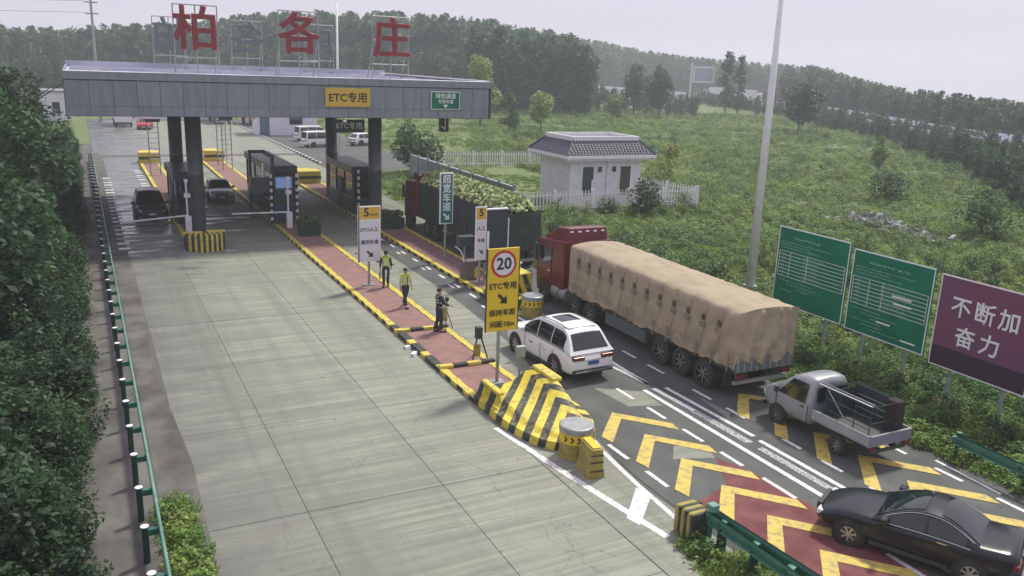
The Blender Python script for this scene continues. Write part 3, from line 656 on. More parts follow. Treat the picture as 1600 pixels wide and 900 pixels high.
text('lettering', 'ETC专用', .27, BLACKP, e, (0, -.02, 3.42), FR); arrow_dr(e, .0, 2.98, .46, BLACKP)
text('lettering', '保持车距', .245, BLACKP, e, (0, -.02, 2.5), FR); text('lettering', '间距10m', .245, BLACKP, e, (0, -.02, 2.1), FR)
MB().tube((-.05, .12, 0), (-.05, .12, 4.5), .06, GREYM, n=12).build('pole', e); MB().box(-.25, .2, -.1, .35, 0, .05, GREYM).build('base_plate', e)
e = empty('card_reader_post', 'thin post with small grey square reader behind the big chevron nose', 'post', (12.5, 23.6, .13))
MB().tube((0, 0, 0), (0, 0, 1.3), .035, GREYM).build('post', e); MB().box(-.17, .17, -.1, .06, 1.05, 1.45, GREYM).build('head', e, bevel=.02)
e = empty('warning_stand', 'folded dark tripod warning stand leaning behind the 20 sign pole', 'stand', (12.4, 26.7, .13))
b = MB()
for p in ((-.35, -.3, 0), (.3, -.2, 0), (0, .35, 0)): b.tube(p, (0, 0, 1.1), .03, DKM)
b.build('legs', e); MB().box(-.12, .12, -.12, .1, .75, 1.2, DKM).build('lamp', e, bevel=.02); MB().box(-.28, -.02, -.25, -.2, .15, .6, YELD).build('board', e)
e = empty('equipment_cabinet', 'pale grey cabinet at the right island tip behind the drum', 'cabinet', (17.65, 34.5, .3)); MB().box(-.33, .33, -.3, .4, 0, 1.3, WSIGN).build('body', e, bevel=.03); MB().box(-.38, .38, -.35, .45, 1.3, 1.36, WPAINT).build('top', e)
for (x, y, s, rz) in ((10.45, 28.9, .13, .3), (10.42, 28.1, .2, .9)):
    e = empty('broken_fragment', 'white broken fragment lying at the damaged black kerb, ' + ('upper' if y > 28.5 else 'lower'), 'debris', (x, y, 0), rz)
    MB().box(-s, s, -.1, .1, .01, .12, WPAINT, tap=.03).build('fragment', e); MB().tube((-s, 0, .05), (s*1.4, .1, .09), .03, DKM).build('wire', e)
e = empty('tyre_debris', 'dark tyre scraps lying in the lane left of the white lane sign', 'debris', (13.9, 43.2, 0)); 
b = MB(); b.box(-.12, .1, -.3, .35, .0, .12, DKM, tap=.04); b.build('scrap', e); MB().path([(-.1, .4, .03), (-.5, 1.1, .03), (-.6, 2.3, .03)], .025, DKM).build('strip', e); MB().path([(.1, -.4, .03), (.5, -1.2, .03)], .03, DKM).build('strip', e)

# ------------------------------------------------------------------ vehicles
def wheel(e, x, y, r, w, rimm, side=-1, name='wheel'):
    t = MB().lathe([(r*.62, -w/2), (r*.93, -w/2), (r, -w/2+.03), (r, w/2-.03), (r*.93, w/2), (r*.62, w/2)], TYRE, n=24)
    o = t.build(name, e, smooth=False); o.rotation_euler = (0, PI/2, 0); o.location = (x, y, r)
    b = MB(); b.lathe([(r*.64, -w*.42), (r*.62, w*.3), (r*.5, w*.2), (.001, w*.1)], BLACKP, n=20); ro = b.build('rim_well', o)
    b = MB(); n = 7
    for k in range(n):
        a = 2*PI*k/n; c, s = math.cos(a), math.sin(a)
        for sg in (1, -1):
            z = sg*w*.44
            b.add([(c*.1*r-s*.06*r, s*.1*r+c*.06*r, z), (c*.1*r+s*.06*r, s*.1*r-c*.06*r, z), (c*.6*r+s*.1*r, s*.6*r-c*.1*r, z), (c*.6*r-s*.1*r, s*.6*r+c*.1*r, z)], [(0, 1, 2, 3)], rimm)
    for sg in (1, -1):
        z0, z1 = sg*w*.4, sg*w*.47
        b.add([(r*.66*math.cos(2*PI*i/20), r*.66*math.sin(2*PI*i/20), z0) for i in range(20)]+[(r*.56*math.cos(2*PI*i/20), r*.56*math.sin(2*PI*i/20), z1) for i in range(20)], [(i, (i+1) % 20, 20+(i+1) % 20, 20+i) for i in range(20)], rimm)
        b.add([(r*.15*math.cos(2*PI*i/12), r*.15*math.sin(2*PI*i/12), z1) for i in range(12)], [tuple(range(12))], rimm)
    b.build('rim', o)
    return o
def car(name, label, cat, loc, rz, paint, L=4.8, Wd=1.88, H=1.72, belt=.98, hood=1.0, wb=2.8, kind='suv', rim=RIM, r=.36, group=None, roofrail=False, driver=False, lamps_on=False):
    e = empty(name, label, cat, loc, rz, group); w = Wd/2; h2 = L/2
    fx, rx = wb/2+.02, -wb/2-.05
    if kind == 'suv': st = [(-h2, .42, .72, .84), (-h2+.05, .3, .92, .93), (-h2+.3, .26, belt+.02, .985), (rx, .25, belt+.02, 1), (0, .24, belt-.0, 1), (fx-.5, .24, belt-.01, 1), (fx, .25, hood, .99), (h2-.45, .27, hood-.08, .95), (h2-.12, .3, hood-.2, .86), (h2, .38, .66, .74)]
    elif kind == 'sedan': st = [(-h2, .42, .8, .8), (-h2+.08, .3, 1.0, .92), (-h2+.4, .25, belt+.08, .97), (rx, .22, belt+.05, 1), (0, .2, belt, 1), (fx-.5, .2, belt-.02, 1), (fx, .22, hood-.02, .98), (h2-.45, .22, hood-.12, .93), (h2-.12, .25, hood-.26, .83), (h2, .34, .56, .68)]
    else: st = [(-h2, .4, belt, .92), (-h2+.1, .3, belt, .98), (rx, .28, belt, 1), (0, .28, belt, 1), (fx-.3, .28, belt, 1), (fx+.2, .28, belt-.02, .99), (h2-.12, .3, belt-.12, .95), (h2, .38, belt-.35, .88)]
    vs = []; K = 14
    for y, zb, zt, f in st:
        ww = w*f; zm = (zb+zt)/2
        half = [(0, zb), (ww*.75, zb), (ww*.95, zb+.07), (ww*.985, zb+.2), (ww, zm+.04), (ww*.975, zt-.1), (ww*.9, zt-.015), (ww*.5, zt+.02)]
        full = half+[(0, zt+.03)]+[(-x, z) for x, z in half[1:][::-1]]
        K = len(full); vs += [(x, y, z) for x, z in full]
    fs = []
    for j in range(len(st)-1):
        for i in range(K):
            a = j*K+i; b = j*K+(i+1) % K; fs.append((a, a+K, b+K, b))
    fs += [tuple(range(K)), tuple(range((len(st)-1)*K, len(st)*K))[::-1]]
    o = MB().add(vs, fs, paint).build('body', e, smooth=True); s = o.modifiers.new('sub', 'SUBSURF'); s.levels = s.render_levels = 2
    # greenhouse
    if kind == 'suv': gy = (-h2+.1, -h2+.95, fx-1.45, fx-.2)
    elif kind == 'sedan': gy = (-h2+.62, -h2+1.75, fx-1.6, fx-.42)
    else: gy = (-h2+.06, -h2+.2, fx-.25, fx+.35)
    wbt, wtp = w*.93, w*.70 if kind != 'van' else w*.84; zb = belt-.06; zr = H-.05
    g_ = [(-wbt, gy[0], zb), (wbt, gy[0], zb), (wtp, gy[1], zr), (-wtp, gy[1], zr), (-wbt, gy[3], zb), (wbt, gy[3], zb), (wtp, gy[2], zr), (-wtp, gy[2], zr), (0, (gy[1]+gy[2])/2, H), (0, gy[1], zr+.03), (0, gy[2], zr+.03)]
    def zt(y):
        u = max(0, min(1, (y-gy[0])/(gy[1]-gy[0]))); v = max(0, min(1, (gy[3]-y)/(gy[3]-gy[2])))
        def ez(q): return min(1, .12*q+1.0*q-.12*q*q) if kind == 'van' else math.sin(q*PI/2)**1.05
        c = 1-((y-(gy[1]+gy[2])/2)/(gy[3]-gy[0]))**2*.28
        return zb+(zr-zb)*min(ez(u), ez(v))*c
    def wt_(y): return wbt+(wtp-wbt)*((zt(y)-zb)/(zr-zb))**.8
    def sp(sd, y, t, off=.0):
        y = max(gy[0], min(gy[3], y)); bulge = .035*math.sin(PI*t)
        return (sd*(wbt+(wt_(y)-wbt)*t+bulge+off), y, zb+(zt(y)-zb)*t+off*.4)
    def tpp(y, q, off=0.0):
        return (q*wt_(y), y, zt(y)+.05*(1-q*q)*((zt(y)-zb)/(zr-zb))+off)
    def grid(fn, us, vs_, flip, m, name):
        P = [fn(u, v) for u in us for v in vs_]; k = len(vs_); F = []
        for i in range(len(us)-1):
            for j in range(k-1):
                a = i*k+j; f = (a, a+1, a+k+1, a+k); F.append(f[::-1] if flip else f)
        return P, F
    def lin(a, b, n): return [a+(b-a)*i/n for i in range(n+1)]
    cb = MB(); YS = lin(gy[0], gy[3], 44)
    for sd in (-1, 1):
        P, F = grid(lambda y, t: sp(sd, y, t), YS, lin(0, 1, 5), sd > 0, paint, ''); cb.add(P, F, paint)
    P, F = grid(lambda y, q: tpp(y, q), YS, lin(-1, 1, 8), True, paint, ''); cb.add(P, F, paint)
    cb.build('cabin', e, smooth=True)
    t0, t1 = .12, .86
    hfrac = lambda y: (zt(y)-zb)/(zr-zb)
    ylo = min(y for y in YS if hfrac(y) > (.62 if kind == 'suv' else .4)); yhi = max(y for y in YS if hfrac(y) > .3)
    n = 3 if kind != 'sedan' else 2
    for sd in (-1, 1):
        for k in range(n):
            y0_, y1_ = ylo+(yhi-ylo)*k/n+(.03 if k else .1), ylo+(yhi-ylo)*(k+1)/n-.03
            P, F = grid(lambda y, t: sp(sd, y, t, .012), lin(y0_, y1_, 8), lin(t0, t1, 3), sd > 0, GLASS, ''); MB().add(P, F, GLASS).build('window', e, smooth=True)
        tm = CHROME if kind == 'sedan' else DKM
        MB().path([sp(sd, y, .07, .014) for y in lin(ylo, yhi, 6)], .011, tm, n=5).build('window_trim', e)
        if kind == 'sedan': MB().path([sp(sd, y, .93, .014) for y in lin(ylo-.05, yhi, 10)]+[sp(sd, yhi+.02, .07, .014)], .01, tm, n=5).build('window_trim', e)
        o = MB().box(-.12, .12, -.08, .08, -.09, .09, paint).build('mirror', e, bevel=.03); o.location = (sd*(w+.08), yhi-.05, belt+.05)
        for k, y in enumerate((.25, -.65)): MB().box(sd*(w*1.0)-.012, sd*(w*1.0)+.012, y-.1, y+.1, .8, .83, CHROME if k else DKM).build('door_handle', e)
        for y in (.42+.25, -.38, -1.2 if kind == 'suv' else -1.1): MB().box(sd*w-.006, sd*w+.006, y-.006, y+.006, .35, belt-.14, BLACKP).build('door_gap', e)
        MB().box(sd*w*.99-.015, sd*w*.99+.015, -wb/2+.45, wb/2-.45, .24, .34, DKM).build('sill', e)
        for y in (wb/2, -wb/2):
            b = MB(); nn = 22; cx = sd*(w*.985+.012)
            b.add([(cx, y+(r+.07)*math.cos(2*PI*i/nn), r+(r+.07)*math.sin(2*PI*i/nn)) for i in range(nn)], [tuple(range(nn)) if sd < 0 else tuple(range(nn))[::-1]], BLACKP); b.build('wheel_arch', e)
            wheel(e, sd*(w-.085), y, r, .22, rim)
    def ramp(ya_, yb_, name):
        P, F = grid(lambda y, q: tpp(y, q*.87, .014), lin(ya_, yb_, 8), lin(-1, 1, 8), True, GLASS, ''); MB().add(P, F, GLASS).build(name, e, smooth=True)
    ramp(gy[3]-.08*(gy[3]-gy[2]), gy[2]+.1*(gy[3]-gy[2]), 'windscreen'); ramp(gy[0]+.1*(gy[1]-gy[0]), gy[1]-(.42 if kind == 'suv' else .12)*(gy[1]-gy[0]), 'rear_window')
    for sd in (-1, 1):
        MB().box(sd*w*.62-.24, sd*w*.62+.24, -h2-.005, -h2+.14, belt-.26, belt-.12, LAMPR).build('tail_light', e, bevel=.03)
        MB().box(sd*w*.6-.17, sd*w*.6+.17, h2-.3, h2-.06, hood-.4, hood-.27, LAMPW).build('headlight', e, bevel=.03)
    MB().box(-w*.86, w*.86, -h2-.06, -h2+.1, .36, .52, DKM if kind == 'suv' else paint).build('rear_bumper', e, bevel=.03)
    MB().box(-w*.8, w*.8, -h2-.075, -h2-.0, .44, .475, CHROME).build('bumper_trim', e)
    MB().box(-w*.5, w*.5, h2-.1, h2+.012, .42, .66, BLACKP).build('grille', e, bevel=.02)
    MB().box(-.22, .22, -h2-.03, -h2+.02, .66, .79, mat('number_plate', (.05, .09, .3), .5)).build('number_plate', e); MB().box(-.22, .22, h2, h2+.03, .42, .54, WSIGN).build('number_plate', e)
    if kind != 'sedan': MB().box(-w*.55, w*.55, -h2-.01, -h2+.05, .83, .85, CHROME).build('tailgate_trim', e)
    if roofrail:
        for sd in (-1, 1): MB().path([(sd*wt_(y)*.93, y, zt(y)+o_) for y, o_ in ((gy[1]-.1, .0), (gy[1]+.1, .05), ((gy[1]+gy[2])/2, .055), (gy[2]-.1, .05), (gy[2]+.1, .0))], .018, DKM).build('roof_rail', e)
        P, F = grid(lambda y, q: tpp(y, q*.6, .012), lin(gy[2]-.85, gy[2]-.12, 4), lin(-1, 1, 6), True, GLASS, ''); MB().add(P, F, GLASS).build('sunroof', e, smooth=True)
        MB().box(-w*.62, w*.62, gy[1]-.18, gy[1]+.08, H-.06, H-.02, paint).build('rear_spoiler', e, bevel=.015)
    return e
car('parked_car', '', '', (0, 0, -50), 0, WCAR) if False else None
car('suv', 'white SUV seen from behind, driving past the speed sign', 'car', (15.12, 25.7, 0), R(3.4), WCAR, 4.75, 1.92, 1.84, roofrail=True, wb=2.72, belt=1.1, hood=1.1, r=.39)
DARKP = mat('black_car_paint', (.012, .016, .02), .2); CHARP = mat('charcoal_car_paint', (.03, .035, .04), .25); SILP = mat('silver_car_paint', (.45, .46, .47), .3, .5)
car('sedan', 'black saloon cut off at the lower right corner over the red surface', 'car', (16.6, 11.3, 0), R(27), DARKP, 4.3, 1.76, 1.36, kind='sedan', belt=.9, hood=.88, r=.31, wb=2.55)
car('suv', 'black SUV facing the camera at the left barrier arm', 'car', (3.7, 60.5, 0), R(180), CHARP, 4.7, 1.92, 1.72, r=.36)
car('sedan', 'grey saloon facing the camera beside the front left column', 'car', (8.95, 66.6, 0), R(178), SILP, 4.6, 1.82, 1.5, kind='sedan', belt=.95, hood=.97)
car('van', 'white van parked nearest the front of the row beyond the canopy', 'van', (26.3, 104.5, 0), R(-76), WCAR, 4.6, 1.75, 1.95, kind='van', belt=1.05, wb=2.7, r=.32, rim=STEELR, group='white vans beyond the canopy')
car('van', 'white van parked by the small white building with its window', 'van', (27.2, 112.5, 0), R(-76), WCAR, 4.5, 1.75, 1.95, kind='van', belt=1.05, wb=2.7, r=.32, rim=STEELR, group='white vans beyond the canopy')
car('hatchback', 'white car parked right of the vans behind the white lamp pole', 'car', (32.5, 106.0, 0), R(-70), WCAR, 4.4, 1.8, 1.6, wb=2.6, group='white vans beyond the canopy')
car('hatchback', 'red car far beyond the canopy on the left lane', 'car', (8.2, 131, 0), R(170), mat('red_car_paint', (.5, .03, .04), .3), 4.3, 1.75, 1.5, wb=2.5)

def box_truck(label, x, y, rz, col, col2, L=8, H=3.4):
    e = empty('truck', label, 'truck', (x, y, 0), rz)
    MB().box(-1.15, 1.15, -L/2, L/2-2, 1.0, H, col2).build('cargo_box', e, bevel=.04)
    MB().box(-1.15, 1.15, L/2-1.9, L/2, .6, H-.5, col).build('cab', e, bevel=.15); MB().box(-1.0, 1.0, L/2-.02, L/2+.012, 1.6, 2.4, GLASS).build('windscreen', e)
    for y_ in (L/2-1, -L/2+1.5):
        for sd in (-1, 1): wheel(e, sd*1.0, y_, .5, .3, STEELR)
    for sd in (-1, 1): MB().box(sd*.85-.15, sd*.85+.15, L/2, L/2+.03, .75, .95, LAMPW).build('headlight', e)
    MB().box(-1.1, 1.1, L/2, L/2+.04, .45, .65, DKM).build('bumper', e)
    return e
box_truck('dark red truck facing the camera far beyond the left columns', 20.0, 144, R(180), RED, DKM, 9)
box_truck('white truck with open bed on the far left road beyond the canopy', 5.6, 138, R(180), WPAINT, WSIGN, 8)
box_truck('orange truck beside the small white building', 24.6, 140, R(185), mat('orange_paint', (.6, .12, .03), .4), WSIGN, 7)

# --- the long tarpaulin-covered lorry
tr = empty('articulated_lorry', 'long red-cabbed lorry with tan tarpaulin over its load', 'lorry', (19.9, 27, 0))
XLt, XRt, Y0, Y1 = -1.28, 1.28, -7.0, 3.85
def tarp():
    ny, per = 230, []
    # profile round the load from lower left over the top to lower right (x, z, side param)
    prof = [(XLt, 1.12), (XLt, 1.22), (XLt, 1.32), (XLt, 1.43), (XLt, 1.55), (XLt, 1.68), (XLt, 1.82), (XLt, 1.97), (XLt, 2.12), (XLt, 2.28), (XLt, 2.44), (XLt, 2.6), (XLt, 2.75), (XLt, 2.88), (XLt+.03, 3.0), (XLt+.12, 3.08), (-.8, 3.13), (-.4, 3.17), (0, 3.18), (.4, 3.17), (.8, 3.13), (XRt-.12, 3.08), (XRt-.03, 3.0), (XRt, 2.8), (XRt, 2.4), (XRt, 2.0), (XRt, 1.5), (XRt, 1.12)]
    import mathutils.noise as mn
    vs = []; fs = []; K = len(prof)
    for j in range(ny+1):
        y = Y0+(Y1-Y0)*j/ny; lift = .06*(j/ny)
        for i, (x, z) in enumerate(prof):
            n1 = mn.noise(Vector((x*.6, y*.7, z*1.3))); n2 = mn.noise(Vector((x*2.1+5, y*3.1, z*1.1+9)))
            nx = -1 if x < -.9 else (1 if x > .9 else 0)
            cr = 1-abs(mn.noise(Vector((x*1.1+2, y*1.5+z*1.1, z*2.2-y*.6)))*3); cr = max(0, cr)**3; cr2 = max(0, 1-abs(mn.noise(Vector((y*2.6-z*2.0, z*2.6+y, x+4)))*3.2))**3
            rib = abs(math.sin(y*PI/.9))*.01
            low = max(0, 1-(z-1.1)/.6)
            calm = 1-.85*smooth(1.85, 2.1, z)*(1-smooth(2.6, 2.8, z)); endf = smooth(0, .3, y-Y0)*smooth(0, .2, Y1-y)
            xx = x+nx*endf*calm*(.05*cr+.035*cr2*(.4+low)+.012*n1+.02*n2-rib+.10*low*(.3+n2))+nx*endf*.035*(1-abs((z-2.0)/1.0)); zz = z+lift*(z-1.1)/2
            if abs(nx) < 1 or z > 3.0: zz += .012*n1+.008*n2+.010*cr-rib*.2
            if z < 1.3: zz += .09*mn.noise(Vector((y*2.4, x, 3)))+.05*math.sin(y*1.7)
            # gathered folds near the rear
            if y < Y0+2.6: xx += endf*nx*.06*(1-(y-Y0)/2.6)*min(1, (y-Y0)/.4)*math.sin(y*7+z*6)
            vs.append((xx, y, zz))
    for j in range(ny):
        for i in range(K-1):
            a = j*K+i; fs.append((a, a+1, a+K+1, a+K))
    b = MB().add(vs, fs, TARP)
    # rear and front faces with hanging folds
    for yy, sg, zlo in ((Y0, -1, 1.32), (Y1, 1, 1.15)):
        nx_, nz_ = 90, 22; v2 = []; f2 = []
        for k in range(nz_+1):
            t = k/nz_
            for i in range(nx_+1):
                u = i/nx_; x = XLt+(XRt-XLt)*u; zt = 3.08+.09*math.sin(PI*u); z = zlo+(zt-zlo)*t
                fold = .075*math.sin(u*30+3*math.sin(t*3+u*5))*(1-t*.75)*1.2+.05*max(0, 1-abs(mn.noise(Vector((x*2.5+t*3, t*3-x, 1)))*3.2))**2+.05*mn.noise(Vector((x*4, t*2, 7)))
                if k == 0: z += .12*math.sin(u*9)+.05*math.sin(u*25)
                ef = min(1, min(u, 1-u)*9); v2.append((x, yy+sg*ef*(.03+.07*math.sin(PI*t)+fold*(1 if t < 1 else 0)), z))
        for k in range(nz_):
            for i in range(nx_):
                a = k*(nx_+1)+i; f2.append((a, a+1, a+nx_+2, a+nx_+1) if sg < 0 else (a+nx_+1, a+nx_+2, a+1, a))
        b.add(v2, f2, TARP)
    b.build('tarpaulin', tr, smooth=True)
tarp()
MB().box(XLt+.03, XRt-.03, Y0+.05, Y1, .98, 1.14, DKM).build('trailer_deck', tr); MB().box(XLt+.06, XRt-.06, Y0+.1, Y1-.05, 1.14, 1.75, DKM).build('load_core', tr)
for sd in (-1, 1):
    for k in range(3): MB().box(sd*1.31-.02, sd*1.31+.02, Y0+.1, Y1-.1, 1.18+.17*k, 1.24+.17*k, mat('tan_rail', (.3, .24, .16), .7)).build('side_rail', tr)
    for k in range(13): MB().box(sd*1.335-.015, sd*1.335+.015, Y0+.3+k*.84, Y0+.33+k*.84, 1.0, 1.6, MATS['tan_rail']).build('stake', tr)
MB().box(-1.25, 1.25, Y0-.02, Y0+.1, 1.02, 1.5, mat('faded_tailboard', (.12, .14, .15), .7)).build('tailboard', tr)
for k in range(9): MB().box(-1.2+.28*k, -1.14+.28*k, Y0-.045, Y0-.02, 1.03, 1.48, GREYM).build('tailboard_rib', tr)
MB().box(-1.15, 1.15, Y0+.1, Y0+.2, .55, .68, GREYM).build('underrun_bar', tr)
for sd in (-1, 1):
    MB().box(sd*1.0-.18, sd*1.0+.18, Y0-.03, Y0+.05, .8, .95, LAMPR).build('tail_light', tr); MB().box(sd*1.05-.2, sd*1.05+.2, Y0+.55, Y0+.58, .35, .95, DKM).build('mud_flap', tr)
    MB().tube((sd*.9, Y0+.15, .55), (sd*.9, Y0+.15, 1.0), .04, DKM).build('bracket', tr)
for y in (-5.5, -4.25, -3.0, 2.0, 3.3):
    for sd in (-1, 1): wheel(tr, sd*1.12, y, .51, .42 if y < 4 else .3, STEELR)
    MB().tube((-1, y, .51), (1, y, .51), .09, DKM).build('axle', tr)
for sd in (-1, 1):
    wheel(tr, sd*1.1, 6.1, .51, .32, STEELR); MB().box(sd*.45-.08, sd*.45+.08, Y0+.3, 6.9, .65, .95, DKM).build('chassis_rail', tr)
    MB().box(sd*1.12-.1, sd*1.12+.1, -1.9, .9, .45, .95, mat('grey_toolbox', (.1, .12, .11), .6)).build('toolbox', tr, bevel=.03)
    MB().tube((sd*1.0, 4.2, .72), (sd*1.0, 4.7, .72), .3, GREYM, n=18).build('air_tank', tr); MB().tube((sd*1.0, 4.75, .75), (sd*1.0, 5.35, .75), .33, GREYM, n=18).build('fuel_tank', tr)
b = MB(); cw = 1.24
b.add([(-cw, 4.45, .95), (cw, 4.45, .95), (cw, 6.9, .62), (-cw, 6.9, .62), (-cw, 4.45, 3.15), (cw, 4.45, 3.15), (cw, 6.75, 2.95), (-cw, 6.75, 2.95), (-cw, 7.0, 1.7), (cw, 7.0, 1.7)],
      [(0, 1, 5, 4), (0, 4, 7, 8, 3), (1, 2, 9, 6, 5), (8, 7, 6, 9), (3, 8, 9, 2), (4, 5, 6, 7), (0, 3, 2, 1)], RED)
b.build('cab', tr, bevel=.09, seg=3)
MB().add([(-1.05, 4.5, 3.1), (1.05, 4.5, 3.1), (1.1, 6.6, 2.98), (-1.1, 6.6, 2.98), (-1.0, 4.6, 3.72), (1.0, 4.6, 3.72), (1.0, 5.5, 3.62), (-1.0, 5.5, 3.62)], [(0, 1, 5, 4), (0, 4, 7, 3), (1, 2, 6, 5), (3, 7, 6, 2), (4, 5, 6, 7)], RED).build('roof_deflector', tr, bevel=.06, seg=3)
MB().box(-1.0, 1.0, 4.42, 4.46, 1.2, 3.0, mat('dark_cab_back', (.09, .012, .018), .5)).build('cab_rear_panel', tr)
for k in range(5): MB().box(-.9+.4*k, -.75+.4*k, 4.52, 4.62, 3.52, 3.58, WPAINT).build('roof_lamp', tr)
for sd in (-1, 1):
    MB().add([(sd*1.255, 5.55, 1.95), (sd*1.255, 6.55, 1.75), (sd*1.255, 6.6, 2.6), (sd*1.255, 5.55, 2.65)], [(0, 1, 2, 3) if sd > 0 else (3, 2, 1, 0)], GLASS).build('door_window', tr)
    MB().box(sd*1.25-.01, sd*1.25+.01, 5.48, 5.51, .95, 2.75, BLACKP).build('door_gap', tr); MB().box(sd*1.42-.06, sd*1.42+.06, 6.6, 6.8, 1.9, 2.7, DKM).build('mirror', tr, bevel=.02)
    MB().box(sd*1.26-.01, sd*1.26+.01, 4.7, 5.3, 2.3, 2.5, WPRINT if sd < 0 else RED).build('door_mark', tr) if False else None
    MB().tube((sd*1.42, 6.75, 2.7), (sd*1.2, 6.75, 2.9), .025, DKM).build('mirror_arm', tr); MB().box(sd*1.26-.012, sd*1.26+.012, 5.6, 5.8, 1.55, 1.6, CHROME).build('door_handle', tr)
    MB().add([(sd*1.262, 6.1+.66*math.cos(PI*i/12), .51+.66*math.sin(PI*i/12)) for i in range(13)], [tuple(range(13)) if sd < 0 else tuple(range(13))[::-1]], BLACKP).build('wheel_arch', tr)
MB().box(-1.1, 1.1, 6.99, 7.0+.02, 1.75, 2.75, GLASS).build('windscreen', tr)
# printed crest and two short rows on the side sheet, repeated along its length
pk = MB()
for i in range(2): 
    pk.add([(0, -.09, .12), (0, .09, .12), (0, .09, .3), (0, .05, .36), (0, -.05, .36), (0, -.09, .3)], [(5, 4, 3, 2, 1, 0)], mat('faded_print', (.2, .155, .11), .8))
for z, w_ in ((-.02, .2), (-.12, .15)):
    for k in range(5): pk.add([(0, -w_+k*w_*.42, z), (0, -w_+k*w_*.42+w_*.3, z), (0, -w_+k*w_*.42+w_*.3, z+.07), (0, -w_+k*w_*.42, z+.07)], [(3, 2, 1, 0)], MATS['faded_print'])
pkm = pk.mesh('printed_mark')
for k in range(12): inst('printed_mark', pkm, tr, (XLt-.062, Y0+.9+k*.83, 2.25+.01*k))
for k in range(12):
    y = Y0+.75+k*.84
    MB().path([(XLt-.03, y, 2.95), (XLt-.055, y+.04, 2.2), (XLt-.11, y+.2, 1.35)], .008, mat('rope', (.2, .16, .1), .9), n=4).build('rope', tr)

# --- lorry loaded with cabbages, in the fourth lane
ct = empty('cabbage_lorry', 'red-cabbed lorry heaped with pale cabbages beside the right island', 'lorry', (20.15, 45, 0))
MB().box(-1.25, 1.25, -6.3, 5.2, 1.05, 1.2, DKM).build('deck', ct)
for sd in (-1, 1):
    MB().box(sd*1.25-.04, sd*1.25+.04, -6.3, 5.2, 1.2, 3.15, mat('dark_green_sideboard', (.018, .035, .028), .6, col2=(.03, .05, .04), scale=2)).build('sideboard', ct)
    for k in range(10): MB().box(sd*1.31-.03, sd*1.31+.03, -6.2+k*1.24, -6.1+k*1.24, 1.0, 3.2, DKM).build('stake', ct)
    MB().box(sd*1.32-.03, sd*1.32+.03, -6.3, 5.2, 3.1, 3.2, DKM).build('top_rail', ct)
MB().box(-1.25, 1.25, -6.34, -6.26, 1.1, 3.1, MATS['dark_green_sideboard']).build('tailboard', ct)
b = MB()
ico = bmesh.new(); bmesh.ops.create_icosphere(ico, subdivisions=1, radius=1); iv = [v.co.copy() for v in ico.verts]; if_ = [tuple(v.index for v in f.verts) for f in ico.faces]; ico.free()
for i in range(620):
    x = random.uniform(-1.2, 1.2); y = random.uniform(-6.2, 5.1); z = 3.1+.75*math.cos(x/1.25*PI/2)**.7*random.uniform(.75, 1.05)*smooth(-6.4, -5.4, y)+.05
    r = random.uniform(.12, .19); k = Vector((1, 1, .8)); a = random.random()*6
    q = Matrix.Rotation(a, 3, 'Z') @ Matrix.Rotation(random.random(), 3, 'X')
    b.add([q @ Vector((v.x*r*random.uniform(.8, 1.15), v.y*r*random.uniform(.8, 1.15), v.z*r*.85))+Vector((x, y, z)) for v in iv], if_, CABB)
for i in range(900):
    x = random.uniform(-1.3, 1.3); y = random.uniform(-6.3, 5.1); z = 3.12+.8*math.cos(x/1.35*PI/2)**.7*smooth(-6.4, -5.4, y)+random.uniform(0, .12)
    n = Vector([random.uniform(-1, 1) for _ in range(2)]+[random.uniform(.1, 1)]).normalized(); u = n.orthogonal().normalized()*.11; v = n.cross(u).normalized()*.09
    p = Vector((x, y, z)); b.add([p-u, p+v+n*.03, p+u, p-v+n*.02], [(0, 1, 2, 3)], CABB)
b.build('cabbage_load', ct, kind='stuff')
b = MB(); b.add([(-1.2, 5.9, .9), (1.2, 5.9, .9), (1.2, 8.2, .6), (-1.2, 8.2, .6), (-1.2, 5.9, 3.2), (1.2, 5.9, 3.2), (1.2, 8.0, 3.0), (-1.2, 8.0, 3.0)], [(0, 1, 5, 4), (0, 4, 7, 3), (1, 2, 6, 5), (3, 7, 6, 2), (4, 5, 6, 7)], RED); b.build('cab', ct, bevel=.09, seg=3)
MB().box(-1.0, 1.0, 6.0, 7.0, 3.15, 3.65, RED).build('roof_deflector', ct, bevel=.1)
for k in range(6): MB().box(-1.0+.37*k, -.85+.37*k, 5.92, 6.0, 3.55, 3.62, WPAINT).build('roof_lamp', ct)
for y in (-5.2, -3.9, 2.5, 3.8, 7.2):
    for sd in (-1, 1): wheel(ct, sd*1.08, y, .51, .4, STEELR)
MB().box(-.5, .5, -6, 8, .6, .95, DKM).build('chassis', ct); MB().box(-1.1, 1.1, -6.25, -6.15, .5, .65, GREYM).build('underrun_bar', ct)
for sd in (-1, 1): MB().box(sd*1.0-.15, sd*1.0+.15, -6.4, -6.33, .8, .95, LAMPR).build('tail_light', ct); MB().box(sd*1.38-.06, sd*1.38+.06, 7.7, 7.9, 1.9, 2.7, DKM).build('mirror', ct)

